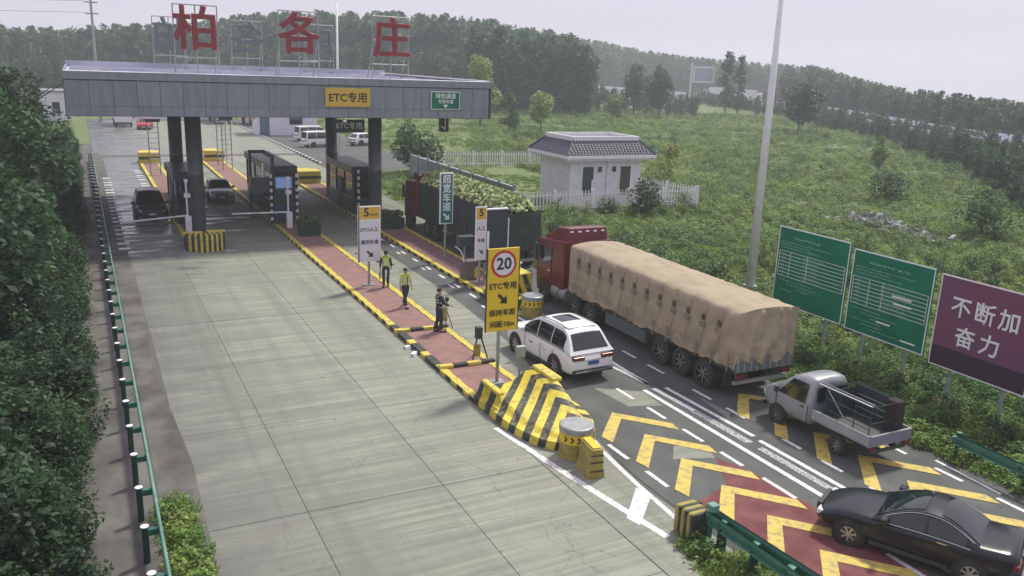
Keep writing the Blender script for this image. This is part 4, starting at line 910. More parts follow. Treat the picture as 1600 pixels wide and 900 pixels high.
# --- small silver pickup
pk = empty('pickup_truck', 'small silver dropside pickup carrying a dark metal cage', 'pickup', (19.65, 16.75, 0)); GP = mat('silver_grey_paint', (.36, .38, .39), .35, .3, col2=(.3, .32, .33), scale=2)
st = [(2.12, .55, .85, .66, 0), (2.1, .5, .98, .74, 0), (1.95, .42, 1.12, .8, 0), (1.62, .4, 1.25, .82, .02), (1.15, .38, 1.62, .82, .1), (.95, .38, 1.78, .82, .13), (.55, .38, 1.86, .82, .14), (.2, .38, 1.84, .82, .14), (.1, .4, 1.78, .81, .14)]
vs = []; 
for y, zb, zt, w, tm in st:
    belt = min(zt-.06, 1.08); half = [(0, zb), (w*.9, zb), (w*.985, zb+.12), (w, belt-.1), (w*.99, belt), (w-tm-.0, zt-.07) if tm else (w*.95, zt-.03), (w-tm-.12, zt), (w*.4, zt+.02)]
    full = half+[(0, zt+.025)]+[(-x, z) for x, z in half[1:][::-1]]; K = len(full); vs += [(x, y, z) for x, z in full]
fs = []
for j in range(len(st)-1):
    for i in range(K): a = j*K+i; bb = j*K+(i+1) % K; fs.append((bb, bb+K, a+K, a))
fs += [tuple(range(K))[::-1], tuple(range((len(st)-1)*K, len(st)*K))]
o = MB().add(vs, fs, GP).build('cab', pk, smooth=True); s = o.modifiers.new('sub', 'SUBSURF'); s.levels = s.render_levels = 1
for sd in (-1, 1):
    q = [(sd*.835, 1.42, 1.08), (sd*.835, .32, 1.06), (sd*.73, .34, 1.66), (sd*.725, .95, 1.66)]
    MB().add(q, [(3, 2, 1, 0) if sd > 0 else (0, 1, 2, 3)], GLASS).build('door_window', pk)
    for y in (.2, 1.5): MB().box(sd*.825-.006, sd*.825+.006, y-.008, y+.008, .5, 1.05, BLACKP).build('door_gap', pk)
    MB().box(sd*.825-.015, sd*.825+.015, .35, .5, .92, .96, DKM).build('door_handle', pk)
    MB().box(sd*.95-.07, sd*.95+.07, 1.35, 1.45, 1.08, 1.28, DKM).build('mirror', pk, bevel=.02)
    MB().box(sd*.6-.12, sd*.6+.12, 2.06, 2.14, .72, .88, LAMPW).build('headlight', pk, bevel=.02)
    for y in (1.38, -1.02):
        MB().add([(sd*.828, y+.36*math.cos(2*PI*i/20), .31+.36*math.sin(2*PI*i/20)) for i in range(20)], [tuple(range(20)) if sd < 0 else tuple(range(20))[::-1]], BLACKP).build('wheel_arch', pk) if y > 0 else None
        wheel(pk, sd*.765, y, .29, .19, STEELR)
MB().add([(-.66, 1.52, 1.2), (.66, 1.52, 1.2), (.6, 1.02, 1.68), (-.6, 1.02, 1.68)], [(1, 0, 3, 2)], GLASS).build('windscreen', pk); MB().box(-.6, .6, .06, .09, 1.15, 1.62, GLASS).build('rear_window', pk)
for yy in (1.6, 1.3): pass
MB().box(-.8, .8, 2.05, 2.16, .38, .52, DKM).build('front_bumper', pk, bevel=.02)
MB().box(-.82, .82, -2.12, .02, .68, .74, GREYM).build('bed_floor', pk)
for sd in (-1, 1):
    MB().box(sd*.82-.02, sd*.82+.02, -2.12, .02, .72, 1.02, GP).build('side_panel', pk); 
    for z in (.78, .88, .98): MB().box(sd*.845-.012, sd*.845+.012, -2.1, 0, z, z+.035, SILP).build('side_rib', pk)
    MB().box(sd*.4-.04, sd*.4+.04, -2.0, 1.8, .42, .6, DKM).build('chassis_rail', pk); MB().box(sd*.68-.1, sd*.68+.1, -2.16, -2.12, .55, .66, LAMPR).build('tail_light', pk)
MB().box(-.82, .82, -2.14, -2.1, .72, 1.02, mat('mauve_tailgate', (.2, .19, .26), .5)).build('tailgate', pk); MB().box(-.82, .82, -2.155, -2.09, 1.0, 1.03, SILP).build('tailgate_cap', pk)
MB().box(-.7, .7, -2.1, -2.05, .45, .55, DKM).build('rear_bar', pk)
cg = empty('metal_cage', 'dark cage of tubes with brown sheeting carried on the pickup bed', 'cage', (19.68, 15.75, .74))
b = MB(); xa, xb, y0, y1, zt = -.62, .66, -.85, .78, 1.0
for x in (xa, xb):
    for y in (y0, -.3, .25, y1): b.tube((x, y, 0), (x, y, zt), .017, DKM, n=6)
    for z in (.02, .34, .68, zt): b.tube((x, y0, z), (x, y1, z), .015, DKM, n=6)
for y in (y0, y1):
    for z in (.02, .5, zt): b.tube((xa, y, z), (xb, y, z), .015, DKM, n=6)
b.tube((xa, -.3, 0), (xa, .78, zt), .014, GREYM, n=6).build('frame', cg)
MB().tube((xa, y0, zt+.03), (xa, y1+.3, zt+.03), .018, WPAINT, n=6).tube((xa+.12, y0, zt+.05), (xa+.12, y1+.3, zt+.05), .018, GREYM, n=6).build('loose_poles', cg)
MB().box(.3, .68, -.93, -.55, .02, 1.04, mat('brown_sheet', (.025, .016, .015), .9)).build('brown_sheet', cg, bevel=.04); MB().box(.60, .64, -.85, .78, .02, .98, DTEAL).build('mesh_sheet', cg); MB().box(-.6, .6, .74, .77, .02, .9, DTEAL).build('mesh_sheet', cg); MB().box(-.6, .6, -.8, .7, .02, .1, DKM).build('floor_sheet', cg)
for z in (.3, .5, .7): MB().tube((.58, -.8, z), (.58, .7, z), .012, GREYM, n=6).build('bar', cg)

# ------------------------------------------------------------------ people
def skin_mesh(name, chain, parent, m, sub=1, loc=(0, 0, 0)):
    """chain: list of (key, parent_key or None, (x,y,z), radius)"""
    idx = {}; vs = []; es = []; rs = []
    for k, p, c, r in chain:
        idx[k] = len(vs); vs.append(c); rs.append(r if isinstance(r, tuple) else (r, r))
        if p is not None: es.append((idx[p], idx[k]))
    me = bpy.data.meshes.new(name); me.from_pydata(vs, es, []); o = bpy.data.objects.new(name, me); C.objects.link(o)
    sk = o.modifiers.new('skin', 'SKIN'); sk.use_smooth_shade = True
    for i, r in enumerate(rs): me.skin_vertices[0].data[i].radius = r
    me.skin_vertices[0].data[0].use_root = True
    s = o.modifiers.new('sub', 'SUBSURF'); s.levels = s.render_levels = sub
    bpy.context.view_layer.update(); new = bpy.data.meshes.new_from_object(o.evaluated_get(bpy.context.evaluated_depsgraph_get()))
    bpy.data.objects.remove(o); new.materials.clear(); new.materials.append(m)
    for p in new.polygons: p.material_index = 0
    n = bpy.data.objects.new(name, new); C.objects.link(n); n.parent = parent; n.location = loc
    return n
def person(label, x, y, rz, stride=.0, armL=(0, 0), armR=(0, 0), shirt=HIVIS, sleeve=NAVY, cap=False, vest=True, z=.13, H=1.75):
    """front of the figure is -Y in its own frame"""
    e = empty('person', label, 'person', (x, y, z), rz); k = H/1.75
    e.scale = (k, k, k); s = stride
    J = {'pel': (0, 0, .95), 'wst': (0, 0, 1.1), 'che': (0, -.01, 1.32), 'nk': (0, .0, 1.5), 'hd': (0, -.015, 1.62)}
    legs = {}
    for sd, st_ in ((-1, s), (1, -s)):
        legs[sd] = ((sd*.09, 0, .9), (sd*.1, -st_*.6-.02, .5), (sd*.1, -st_+(.12 if st_ < 0 else .0), .09), (sd*.12, -st_-.14+(.12 if st_ < 0 else .0), .035))
    arms = {}
    for sd, (fwd, bend) in ((-1, armR), (1, armL)):
        sh = Vector((sd*.19, 0, 1.43)); el = sh+Vector((sd*.06, -math.sin(fwd)*.28, -math.cos(fwd)*.28)); a2 = fwd+bend
        wr = el+Vector((sd*.01, -math.sin(a2)*.25, -math.cos(a2)*.25)); hd = wr+Vector((0, -math.sin(a2)*.09, -math.cos(a2)*.09)); arms[sd] = (sh, el, wr, hd, a2)
    ch = [('pel', None, J['pel'], (.15, .11)), ('wst', 'pel', J['wst'], (.14, .1)), ('che', 'wst', J['che'], (.16, .11)), ('nk', 'che', J['nk'], .058), ('hd0', 'nk', (0, -.01, 1.56), .07), ('hd', 'hd0', (0, -.015, 1.64), (.075, .09)), ('hd2', 'hd', (0, -.0, 1.71), (.06, .07))]
    for sd in (-1, 1):
        h, kn, an, to = legs[sd]
        ch += [(f'h{sd}', 'pel', h, .09), (f'k{sd}', f'h{sd}', kn, .06), (f'a{sd}', f'k{sd}', an, .045), (f't{sd}', f'a{sd}', to, (.045, .035))]
        sh, el, wr, hd, a2 = arms[sd]
        ch += [(f's{sd}', 'che', tuple(sh), .058), (f'e{sd}', f's{sd}', tuple(el), .042), (f'w{sd}', f'e{sd}', tuple(wr), .028), (f'p{sd}', f'w{sd}', tuple(hd), (.036, .022))]
        dv = Vector((0, -math.sin(a2), -math.cos(a2))); 
        for q in range(4):
            off = Vector((0, 1, 0)).cross(dv); lat = Vector((0, math.cos(a2), -math.sin(a2)))*(q-1.5)*.018
            ch.append((f'f{sd}{q}', f'p{sd}', tuple(hd+dv*(.07-.008*abs(q-1.5))+lat+Vector((-sd*.012, 0, 0))), .009))
        ch.append((f'th{sd}', f'w{sd}', tuple(wr+dv*.05+Vector((-sd*.02, -.035, 0))), .011))
    skin_mesh('body', ch, e, SKIN, 1)
    # face and hair
    b = MB(); b.add([(-.014, -.1, 1.61), (.014, -.1, 1.61), (0, -.125, 1.615), (0, -.1, 1.65)], [(0, 1, 2), (0, 2, 3), (2, 1, 3)], SKIN).build('nose', e)
    for sx in (-.032, .032): MB().box(sx-.012, sx+.012, -.106, -.096, 1.645, 1.655, BLACKP).build('eye', e); MB().box(sx*2.5-.008, sx*2.5+.008, -.02, .015, 1.61, 1.665, SKIN).build('ear', e)
    MB().box(-.025, .025, -.104, -.096, 1.578, 1.586, mat('lip', (.25, .09, .07), .6)).build('mouth', e)
    bm = bmesh.new(); bmesh.ops.create_uvsphere(bm, u_segments=16, v_segments=10, radius=1); vs = [(v.co.x*.092, v.co.y*.105+.012, 1.685+v.co.z*.085) for v in bm.verts]; fs = [tuple(v.index for v in f.verts) for f in bm.faces if max(v.co.z for v in f.verts) > -.1 or all(v.co.y > .1 for v in f.verts)]; bm.free()
    MB().add(vs, fs, HAIR).build('hair', e, smooth=True)
    if cap: MB().lathe([(.1, 0), (.115, .05), (.125, .075), (.06, .1), (.001, .1)], NAVY, c=(0, .01, 1.69), n=16).build('cap', e, smooth=True); MB().box(-.07, .07, -.15, -.06, 1.69, 1.7, BLACKP).build('cap_peak', e)
    tc = [('pel', None, (0, 0, .95), (.165, .125)), ('w', 'pel', (0, 0, 1.1), (.165, .125))]
    for sd in (-1, 1):
        h, kn, an, to = legs[sd]; tc += [(f'h{sd}', 'pel', (h[0]*1.08, h[1], .84), .108), (f'k{sd}', f'h{sd}', kn, .08), (f'a{sd}', f'k{sd}', (an[0], an[1], .1), .068)]
    skin_mesh('trousers', tc, e, NAVY, 1)
    sc = [('che', None, (0, -.005, 1.32), (.178, .13)), ('w', 'che', (0, 0, 1.12), (.168, .128)), ('w2', 'w', (0, 0, .93), (.172, .132)), ('nk', 'che', (0, 0, 1.47), (.085, .075))]
    for sd in (-1, 1):
        sh, el, wr, hd, a2 = arms[sd]; sc += [(f's{sd}', 'che', tuple(sh), .078), (f'e{sd}', f's{sd}', tuple(el), .06)]+([(f'w{sd}', f'e{sd}', tuple(wr.lerp(el, .12)), .044)] if sleeve is NAVY else [])
    skin_mesh('shirt', sc, e, sleeve, 1)
    if vest:
        vc = [('che', None, (0, -.005, 1.34), (.19, .142)), ('w', 'che', (0, 0, 1.14), (.18, .14)), ('w2', 'w', (0, 0, .98), (.18, .14)), ('u', 'che', (0, 0, 1.45), (.13, .095))]
        skin_mesh('hi_vis_vest', vc, e, shirt, 1)
        for z_ in (1.12, 1.24):
            b = MB(); n = 20; rr = []
            for zz in (z_, z_+.045): rr += [(.192*math.cos(2*PI*i/n), .148*math.sin(2*PI*i/n), zz) for i in range(n)]
            b.add(rr, [(i, (i+1) % n, n+(i+1) % n, n+i) for i in range(n)], REFL); b.build('reflective_band', e)
        for sx in (-.1, .1): MB().box(sx-.02, sx+.02, -.162, -.15, 1.14, 1.46, REFL).build('reflective_strap', e)
        MB().box(-.012, .012, -.168, -.152, 1.05, 1.42, NAVY).build('vest_zip', e)
    else:
        for z_ in (1.2, 1.3):
            b = MB(); n = 20; rr = []
            for zz in (z_, z_+.035): rr += [(.186*math.cos(2*PI*i/n), .14*math.sin(2*PI*i/n), zz) for i in range(n)]
            b.add(rr, [(i, (i+1) % n, n+(i+1) % n, n+i) for i in range(n)], REFL); b.build('reflective_band', e)
    for sd in (-1, 1):
        to = legs[sd][3]; MB().box(to[0]-.05, to[0]+.05, to[1]-.1, to[1]+.16, 0, .08, BLACKP).build('shoe', e, bevel=.025)
    return e, arms
person('officer in yellow hi-vis vest walking towards the camera on the red island', 12.15, 33.9, R(12), .2, (.1, .15), (-.1, .25), sleeve=mat('pale_yellow_sleeve', (.5, .6, .2), .7))
pe, ar = person('officer in hi-vis vest standing with back turned right of the white lane sign', 12.42, 37.4, R(165), .03, (.1, .1), (.2, .2), cap=True)
MB().tube((.26, -.12, .75), (.28, -.16, .35), .03, BLACKP).build('traffic_baton', pe); MB().box(-.05, .05, .13, .17, .55, .88, REFL).build('trouser_tape', pe)
person('officer in dark uniform with reflective bands standing sideways beside a black stand', 12.2, 30.05, R(95), .03, (.5, .9), (.35, .9), vest=False, cap=False, H=1.82)
e = empty('tripod_stand', 'thin black tripod with a round head beside the dark-uniformed officer', 'tripod', (12.62, 30.3, .15))
b = MB()
for a in (0, 2.1, 4.2): b.tube((.28*math.cos(a), .28*math.sin(a), 0), (0, 0, .8), .018, BLACKP, n=6)
b.build('legs', e); MB().tube((0, 0, .7), (0, 0, 1.25), .03, BLACKP).build('column', e); MB().box(-.06, .08, -.06, .06, 1.18, 1.33, BLACKP).build('camera_unit', e, bevel=.03); MB().box(-.13, .02, -.1, .1, .35, .95, mat('yellow_satchel', (.4, .38, .15), .7)).build('satchel', e, bevel=.04)

# ------------------------------------------------------------------ roadside boards (face the road)
def road_board(name, label, x, y0, y1, z0, z1, m, edge=WPAINT, foot=True):
    e = empty(name, label, 'sign board', (x, (y0+y1)/2, 0)); h = (y0-y1)/2 if y0 > y1 else (y1-y0)/2
    MB().box(-.02, .06, -h, h, z0, z1, m).build('panel', e, bevel=.01)
    b = MB(); t = .035
    for a in ((-h, h, z0, z0+t), (-h, h, z1-t, z1), (-h, -h+t, z0+t, z1-t), (h-t, h, z0+t, z1-t)): b.box(-.032, -.02, a[0], a[1], a[2], a[3], edge)
    b.build('edge_strip', e)
    for yy in (-h*.55, h*.55): MB().tube((.12, yy, -.3), (.12, yy, z1-.2), .07, GREYM).build('post', e)
    return e, h
XB = 25.0
def glyph_row(b, y, z, n, s, gap=1.25):
    for k in range(n):
        yy = y-k*s*gap
        for _ in range(3):
            a = random.uniform(0, s*.6); c = random.uniform(0, s*.8)
            if random.random() < .5: b.add([(-.028, yy-a, z+c), (-.028, yy-a-s*.45, z+c), (-.028, yy-a-s*.45, z+c+s*.16), (-.028, yy-a, z+c+s*.16)], [(0, 1, 2, 3)], WPRINT)
            else: b.add([(-.028, yy-a, z+c*.4), (-.028, yy-a-s*.14, z+c*.4), (-.028, yy-a-s*.14, z+c*.4+s*.7), (-.028, yy-a, z+c*.4+s*.7)], [(0, 1, 2, 3)], WPRINT)
def notice(label, y0, y1, z0, z1, cols, seed):
    random.seed(seed); e, h = road_board('notice_board', label, XB, y0, y1, z0, z1, GRNB); H_ = z1-z0
    b = MB(); glyph_row(b, h*.55, z1-.42, 13 if seed == 1 else 16, .085); b.build('title', e)
    for k in range(3): b = MB(); glyph_row(b, h*.9, z1-.62-.11*k, (34, 20, 27)[k], .05, 1.5); b.build('text_row', e)
    zt, zb2 = z1-.98, z0+(1.15 if seed == 1 else 1.05)
    b = MB(); n = 7
    for k in range(n+1):
        z = zt-(zt-zb2)*k/n; b.box(-.03, -.021, -h*.93, h*.93, z, z+.014, WPRINT)
    for f in cols: b.box(-.03, -.021, h*f-.007, h*f+.007, zb2, zt, WPRINT)
    b.build('table_lines', e)
    b = MB()
    for k in range(n):
        z = zt-(zt-zb2)*(k+.8)/n; glyph_row(b, h*.85, z, 3, .05, 1.4); glyph_row(b, h*.2, z, random.randint(10, 18), .05, 1.5)
    b.build('table_text', e)
    for k in range(4 if seed == 1 else 6): b = MB(); glyph_row(b, h*(.85-.25*(k % 3)), zb2-.18-.13*k, random.randint(10, 24), .05, 1.5); b.build('text_row', e)
    if seed == 2:
        for (yy, zz, l) in ((-h*.1, z1-1.35, .8), (-h*.15, z1-1.6, .75), (h*.2, z0+.6, .6), (-h*.45, z0+.22, .6)): MB().box(-.034, -.03, yy-l, yy, zz, zz+.06, WPRINT).build('bold_line', e)
    return e
notice('green notice board with white table, the farther one behind the lorry tail', 25.1, 21.5, 1.6, 4.74, (.93, .6, .1, -.93), 1)
notice('green notice board with white table, between the other green board and the purple banner', 21.3, 17.92, 1.55, 4.58, (.93, .5, .15, -.93), 2)
random.seed(9)
e, h = road_board('banner_board', 'purple banner board with large white characters at the right edge', XB, 17.66, 14.3, 1.4, 4.5, PURP)
MB().box(-.026, -.021, -h*.97, h*.97, 1.45, 2.1, mat('deep_purple_band', (.035, .02, .035), .6)).build('lower_band', e)
for i, ch in enumerate('不断加'): text('lettering', ch, .72, WPRINT, e, (-.035, h-.85-.82*i, 3.5), SIDE)
for i, ch in enumerate('奋力'): text('lettering', ch, .72, WPRINT, e, (-.035, h-1.15-.85*i, 2.55), SIDE)

# ------------------------------------------------------------------ white tiled hut and its fences
hut = empty('tiled_hut', 'small white tiled hut with dark hipped roof and two doorways', 'hut', (37, 58.9, -.1))
MB().box(-3.3, 3.3, -2.4, 2.4, 0, 3.9, WALLW).build('wall', hut)
MB().box(-.03, .03, -2.43, -2.4, 0, 3.9, GREYM).build('wall_joint', hut)
MB().box(-4.15, 4.15, -3.25, 3.25, 3.9, 4.15, WPAINT).build('eaves', hut, bevel=.02); MB().box(-3.95, 3.95, -3.05, 3.05, 3.72, 3.9, WALLW).build('cornice', hut)
SHG = mat('dark_roof_tile', (.05, .058, .085), .6, col2=(.085, .095, .13), scale=3, objrand=.1)
def hip(x0, y0, z0, x1, y1, z1, z):  # one course ring
    return
nC = 9; ex, ey, tx, ty_ = 4.1, 3.2, 3.0, 2.1; zE, zT = 4.15, 5.25
for k in range(nC):
    a, c = k/nC, (k+1)/nC
    X0, Y0_ = ex+(tx-ex)*a, ey+(ty_-ey)*a; X1, Y1_ = ex+(tx-ex)*c+.0, ey+(ty_-ey)*c; za = zE+(zT-zE)*a+.06; zc = zE+(zT-zE)*c+.012
    b = MB(); b.add([(-X0, -Y0_, za), (X0, -Y0_, za), (X1, -Y1_, zc), (-X1, -Y1_, zc), (-X0, -Y0_, za-.06), (X0, -Y0_, za-.06), (X0, Y0_, za), (X1, Y1_, zc), (-X0, Y0_, za), (-X1, Y1_, zc), (X0, Y0_, za-.06), (-X0, Y0_, za-.06)],
                    [(0, 1, 2, 3), (4, 5, 1, 0), (1, 6, 7, 2), (5, 10, 6, 1), (6, 8, 9, 7), (8, 0, 3, 9), (11, 4, 0, 8), (10, 11, 8, 6)], SHG); b.build('tile_course', hut)
for k in range(28):
    x = -3.9+k*.29
    if abs(x) < 4.0:
        x1 = max(-tx, min(tx, x)); t = 1 if abs(x) <= tx else (ex-abs(x))/(ex-tx)
        MB().tube((x, -ey, zE+.08), (x, -(ey+(ty_-ey)*t), zE+.06+(zT-zE)*t), .035, SHG, n=5, caps=False).build('tile_roll', hut)
b = MB()
for (xa, xb_, ya, yb_) in ((-tx-.1, tx+.1, -ty_-.1, -ty_+.12), (-tx-.1, tx+.1, ty_-.12, ty_+.1), (-tx-.1, -tx+.12, -ty_+.12, ty_-.12), (tx-.12, tx+.1, -ty_+.12, ty_-.12)): b.box(xa, xb_, ya, yb_, zT-.05, zT+.28, WPAINT)
b.build('roof_parapet', hut); MB().box(-tx+.12, tx-.12, -ty_+.12, ty_-.12, zT-.1, zT, GREYM).build('flat_roof', hut)
for sx in (-1, 1):
    for sy in (-1, 1): MB().tube((sx*ex, sy*ey, zE+.1), (sx*tx, sy*ty_, zT+.08), .06, SHG, n=6).build('hip_ridge', hut)
for x, m in ((-1.7, DTEAL), (1.8, mat('brown_door', (.06, .035, .03), .6))):
    MB().box(x-.5, x+.5, -2.44, -2.41, .95, 3.2, m).build('doorway', hut); MB().box(x-.58, x-.5, -2.46, -2.4, .9, 3.28, WPAINT).build('door_frame', hut); MB().box(x+.5, x+.58, -2.46, -2.4, .9, 3.28, WPAINT).build('door_frame', hut)
MB().box(-1.35, -1.22, -2.47, -2.44, 1.0, 2.2, WPAINT).build('door_bar', hut)
for x in (-.62, .72): MB().box(x-.17, x+.17, -2.47, -2.41, 2.8, 3.2, DKM).build('vent_window', hut, bevel=.01)
pick = MB().add([(-.045, -.02, 0), (.045, -.02, 0), (.045, .02, 0), (-.045, .02, 0), (-.045, -.02, 1.22), (.045, -.02, 1.22), (.045, .02, 1.22), (-.045, .02, 1.22), (0, -.02, 1.32), (0, .02, 1.32)],
                [(0, 1, 5, 8, 4), (2, 3, 7, 9, 6), (0, 4, 7, 3), (1, 2, 6, 5), (4, 8, 9, 7), (5, 6, 9, 8)], WPAINT).mesh('picket')
def fence(label, p0, p1, zb=.45, hs=1.0, step=.27, wall=True, lift=0):
    d = Vector((p1[0]-p0[0], p1[1]-p0[1])); L_ = d.length; a = math.atan2(d.y, d.x); e = empty('picket_fence', label, 'fence', (p0[0], p0[1], 0), a, group='white picket fences round the hut')
    if wall: MB().box(0, L_, -.1, .1, -.5, zb, mat('rendered_plinth', (.33, .34, .33), .8, col2=(.22, .24, .22), scale=1.5)).build('plinth', e)
    for z in (zb+.2, zb+1.0*hs): MB().box(0, L_, -.045, -.02, z, z+.07, WPAINT).build('rail', e)
    n = int(L_/step)
    for k in range(n): inst('picket', pick, e, (step*(k+.5), -.01, zb+.03), (random.uniform(-.02, .02), random.uniform(-.02, .02), 0), (1, 1, hs))
    k = 0
    while k <= L_: MB().box(k-.09, k+.09, -.09, .09, -.3, zb+1.4*hs, WPAINT).build('post', e); k += 3.2
    return e
fence('white picket fence in front of the hut beside the road shrubs', (27.5, 53.6), (43.6, 53.2))
fence('white picket fence returning behind the right side of the hut', (43.6, 53.2), (41.6, 62.5))
fence('white picket fence behind the lawn left of the hut', (30.4, 82.5), (45.5, 80.5), zb=.2, hs=1.15, wall=False)
wl = empty('panel_wall', 'grey concrete panel wall running back from the picket fence corner', 'wall', (27.6, 54, 0))
for k in range(9):
    y = k*2.45; MB().box(-.1, .1, y-.1, y+.1, -.3, 2.3, GREYM).build('post', wl); MB().box(-.03, .03, y+.1, y+2.35, -.3, 2.05, mat('grey_wall_panel', (.28, .31, .33), .6, col2=(.2, .23, .24), scale=1)).build('panel', wl); MB().box(-.06, .06, y+.1, y+2.35, 2.05, 2.15, WSIGN).build('coping', wl)

# ------------------------------------------------------------------ guard rails and kerbs
def guardrail(label, x, y0, y1, m, step=1.9, side=-1, h=.72, posts=True, postdx=-.28, post_h=.85, rz=0, lamp=False):
    e = empty('guard_rail', label, 'guard rail', (x, y0, 0), rz); L_ = y1-y0
    pr = [(0, -.16), (.05*side*-1, -.11), (.0, -.05), (0, .05), (.05*side*-1, .11), (0, .16)]
    b = MB()
    for off in (0, .012): 
        vs = [(px+off, 0, h+pz) for px, pz in pr]+[(px+off, L_, h+pz) for px, pz in pr]; n = len(pr); b.add(vs, [(i, i+1, n+i+1, n+i) for i in range(n-1)], m)
    b.build('beam', e)
    n = int(L_/step)
    pm_ = MB().lathe([(.07, -.3), (.07, post_h-.03), (.085, post_h-.03), (.085, post_h), (.001, post_h+.01)], GRND, n=10).mesh('post')
    bk = MB().box(min(0, postdx), max(0, postdx), -.05, .05, h-.08, h+.06, GRNS).mesh('bracket')
    cp_ = MB().lathe([(.088, 0), (.088, .02), (.001, .03)], WPAINT if lamp else GRNS, n=10).mesh('post_cap')
    for k in range(n+1): inst('post', pm_, e, (postdx, k*step+.1, 0)); inst('bracket', bk, e, (0, k*step+.1, 0)); inst('post_cap', cp_, e, (postdx, k*step+.1, post_h))
    return e
GRNL = mat('pale_green_rail', (.10, .26, .2), .4, .1, col2=(.2, .36, .32), scale=3)
guardrail('long green guard rail along the left edge of the plaza', .8, 12, 92, GRNL, 1.85, lamp=True)
guardrail('green guard rail in the roadside bushes at the lower right', 21.6, 4, 14.0, GRNS, 2.0, postdx=.28)
e = guardrail('green guard rail starting at the yellow striped end block, left beam', 12.05, 0, 8.6, GRNS, 1.0, h=.66, postdx=.22, post_h=.7); e.location = (12.5, 5.0, 0); e.rotation_euler = (0, 0, R(2))
e = guardrail('green guard rail behind the striped end block, right beam', 13.0, 0, 8.8, GRNS, 1.0, h=.66, postdx=-.2, post_h=.7); e.location = (13.05, 5.0, 0); e.rotation_euler = (0, 0, R(4))
e = empty('rail_end_block', 'yellow and black end block where the green rails start', 'barrier', (12.15, 13.9, 0)); MB().box(-.3, .3, -.35, .35, 0, .72, YELD).build('body', e, bevel=.08)
for k in range(3): MB().box(-.32, .32, -.37+.22*k, -.28+.22*k, .02, .74, BLKK).build('stripe', e, bevel=.02)
MB().tube((.1, -.5, .0), (.1, -.5, .95), .05, GRNS).build('post', e); MB().box(0, .2, -.65, -.45, .9, 1.05, GRNL).build('reflector', e)
ek = empty('striped_kerb', 'black and white striped kerb line beyond the canopy', 'kerb', (21.95, 87, 0)); mm = [MB().box(-.12, .12, 0, .74, 0, .14, q).mesh('kerb_stone') for q in (WPAINT, BLKK)]
for k in range(70): inst('kerb_stone', mm[k % 2], ek, (0, k*.76, 0))

# ------------------------------------------------------------------ masts, lamp poles, small far building
e = empty('tall_mast', 'tall pale tapered mast rising behind the long lorry', 'pole', (29.6, 31.35, -.2)); MB().tube((0, 0, 0), (-.05, 0, 18), .24, WPAINT, r1=.1, n=16).build('shaft', e, smooth=True)
MB().tube((0, 0, 0), (0, 0, .5), .34, GREYM, n=12).build('base', e); MB().tube((-.02, 0, 17.9), (-1.2, -.3, 18.2), .05, WPAINT).build('arm', e)
e = empty('lamp_pole', 'slim white lamp pole standing behind the canopy beside the white cars', 'pole', (24.7, 90.2, 0)); MB().tube((0, 0, 0), (0, 0, 16.1), .17, WPAINT, r1=.1, n=12).build('shaft', e, smooth=True)
e = empty('utility_pole', 'dark utility pole with cross arms at the far left above the canopy', 'pole', (2.9, 145, 0)); MB().tube((0, 0, 0), (0, 0, 20), .24, GREYM, r1=.16, n=10).build('shaft', e)
for z in (15.6, 17.2, 18.8): MB().box(-.9, .9, -.06, .06, z, z+.14, DKM).build('cross_arm', e)
for z in (15.8, 17.4, 19): MB().path([(-.8, 0, z), (-40, 6, z-1.2), (-90, 12, z)], .03, DKM, n=4).build('wire', e); 
e = empty('small_office', 'small white flat-roofed building with dark door beyond the canopy', 'building', (26, 122.5, 0), R(-3))
MB().box(-4.3, 3.9, -2.5, 2.5, 0, 4.2, WALLW).build('wall', e); MB().box(-4.5, 4.1, -2.7, 2.7, 4.2, 4.45, WPAINT).build('roof', e)
MB().box(-3.9, -2.6, -2.53, -2.49, 0, 2.5, mat('blue_grey_door', (.09, .13, .2), .5)).build('door', e); MB().box(.1, 1.9, -2.53, -2.49, 1.5, 2.9, GLASS).build('window', e); MB().box(1.2, 2.0, -2.8, -2.5, 2.9, 3.3, WSIGN).build('air_conditioner', e)
for (x, y, w_, h_, lb) in ((-6, 148, 5, 4.2, 'pale low building seen under the left end of the canopy'), (14.5, 152, 7, 4.6, 'pale low building seen between the left columns')):
    e = empty('low_building', lb, 'building', (x, y, 0)); MB().box(-w_, w_, -3, 3, 0, h_, WALLW).build('wall', e); MB().box(-w_-.2, w_+.2, -3.2, 3.2, h_, h_+.3, GREYM).build('roof', e)
    for k in range(4): MB().box(-w_+.8+k*w_*.45, -w_+1.8+k*w_*.45, -3.03, -2.99, 1.2, 2.8, GLASS).build('window', e)
def lattice(label, x, y, h=4.6):
    e = empty('lane_antenna_frame', label, 'frame', (x, y, .13)); MB().box(-.45, -.37, -.05, .05, 0, h, GREYM).build('post', e); MB().box(.37, .45, -.05, .05, 0, h, GREYM).build('post', e)
    for k in range(9): MB().box(-.37, .37, -.04, .04, .5+k*.45, .58+k*.45, WSIGN).build('rung', e)
    MB().box(-.6, .6, -.2, .3, h, h+.25, DTEAL).build('head', e)
lattice('ladder-like lane frame on the left island beyond the canopy', 5.6, 80); lattice('ladder-like lane frame by the yellow block on the middle island', 12.1, 83); lattice('second ladder-like lane frame farther along the middle island', 12.2, 87)
for (x, y, lb) in ((5.75, 90, 'yellow concrete end block at the far end of the left island'), (11.9, 91, 'yellow concrete end block at the far end of the middle island'), (17.3, 73.5, 'olive end block at the far end of the right island')):
    e = empty('end_block', lb, 'crash block', (x, y, .0)); MB().prism([(-.95, -1), (.95, -1), (.95, .6), (.4, 1.4), (-.4, 1.4), (-.95, .6)], 0, 1.15, YELK).build('block', e, bevel=.05); MB().box(-.97, .97, -1.02, -.98, .5, .75, BLKK).build('stripe', e)
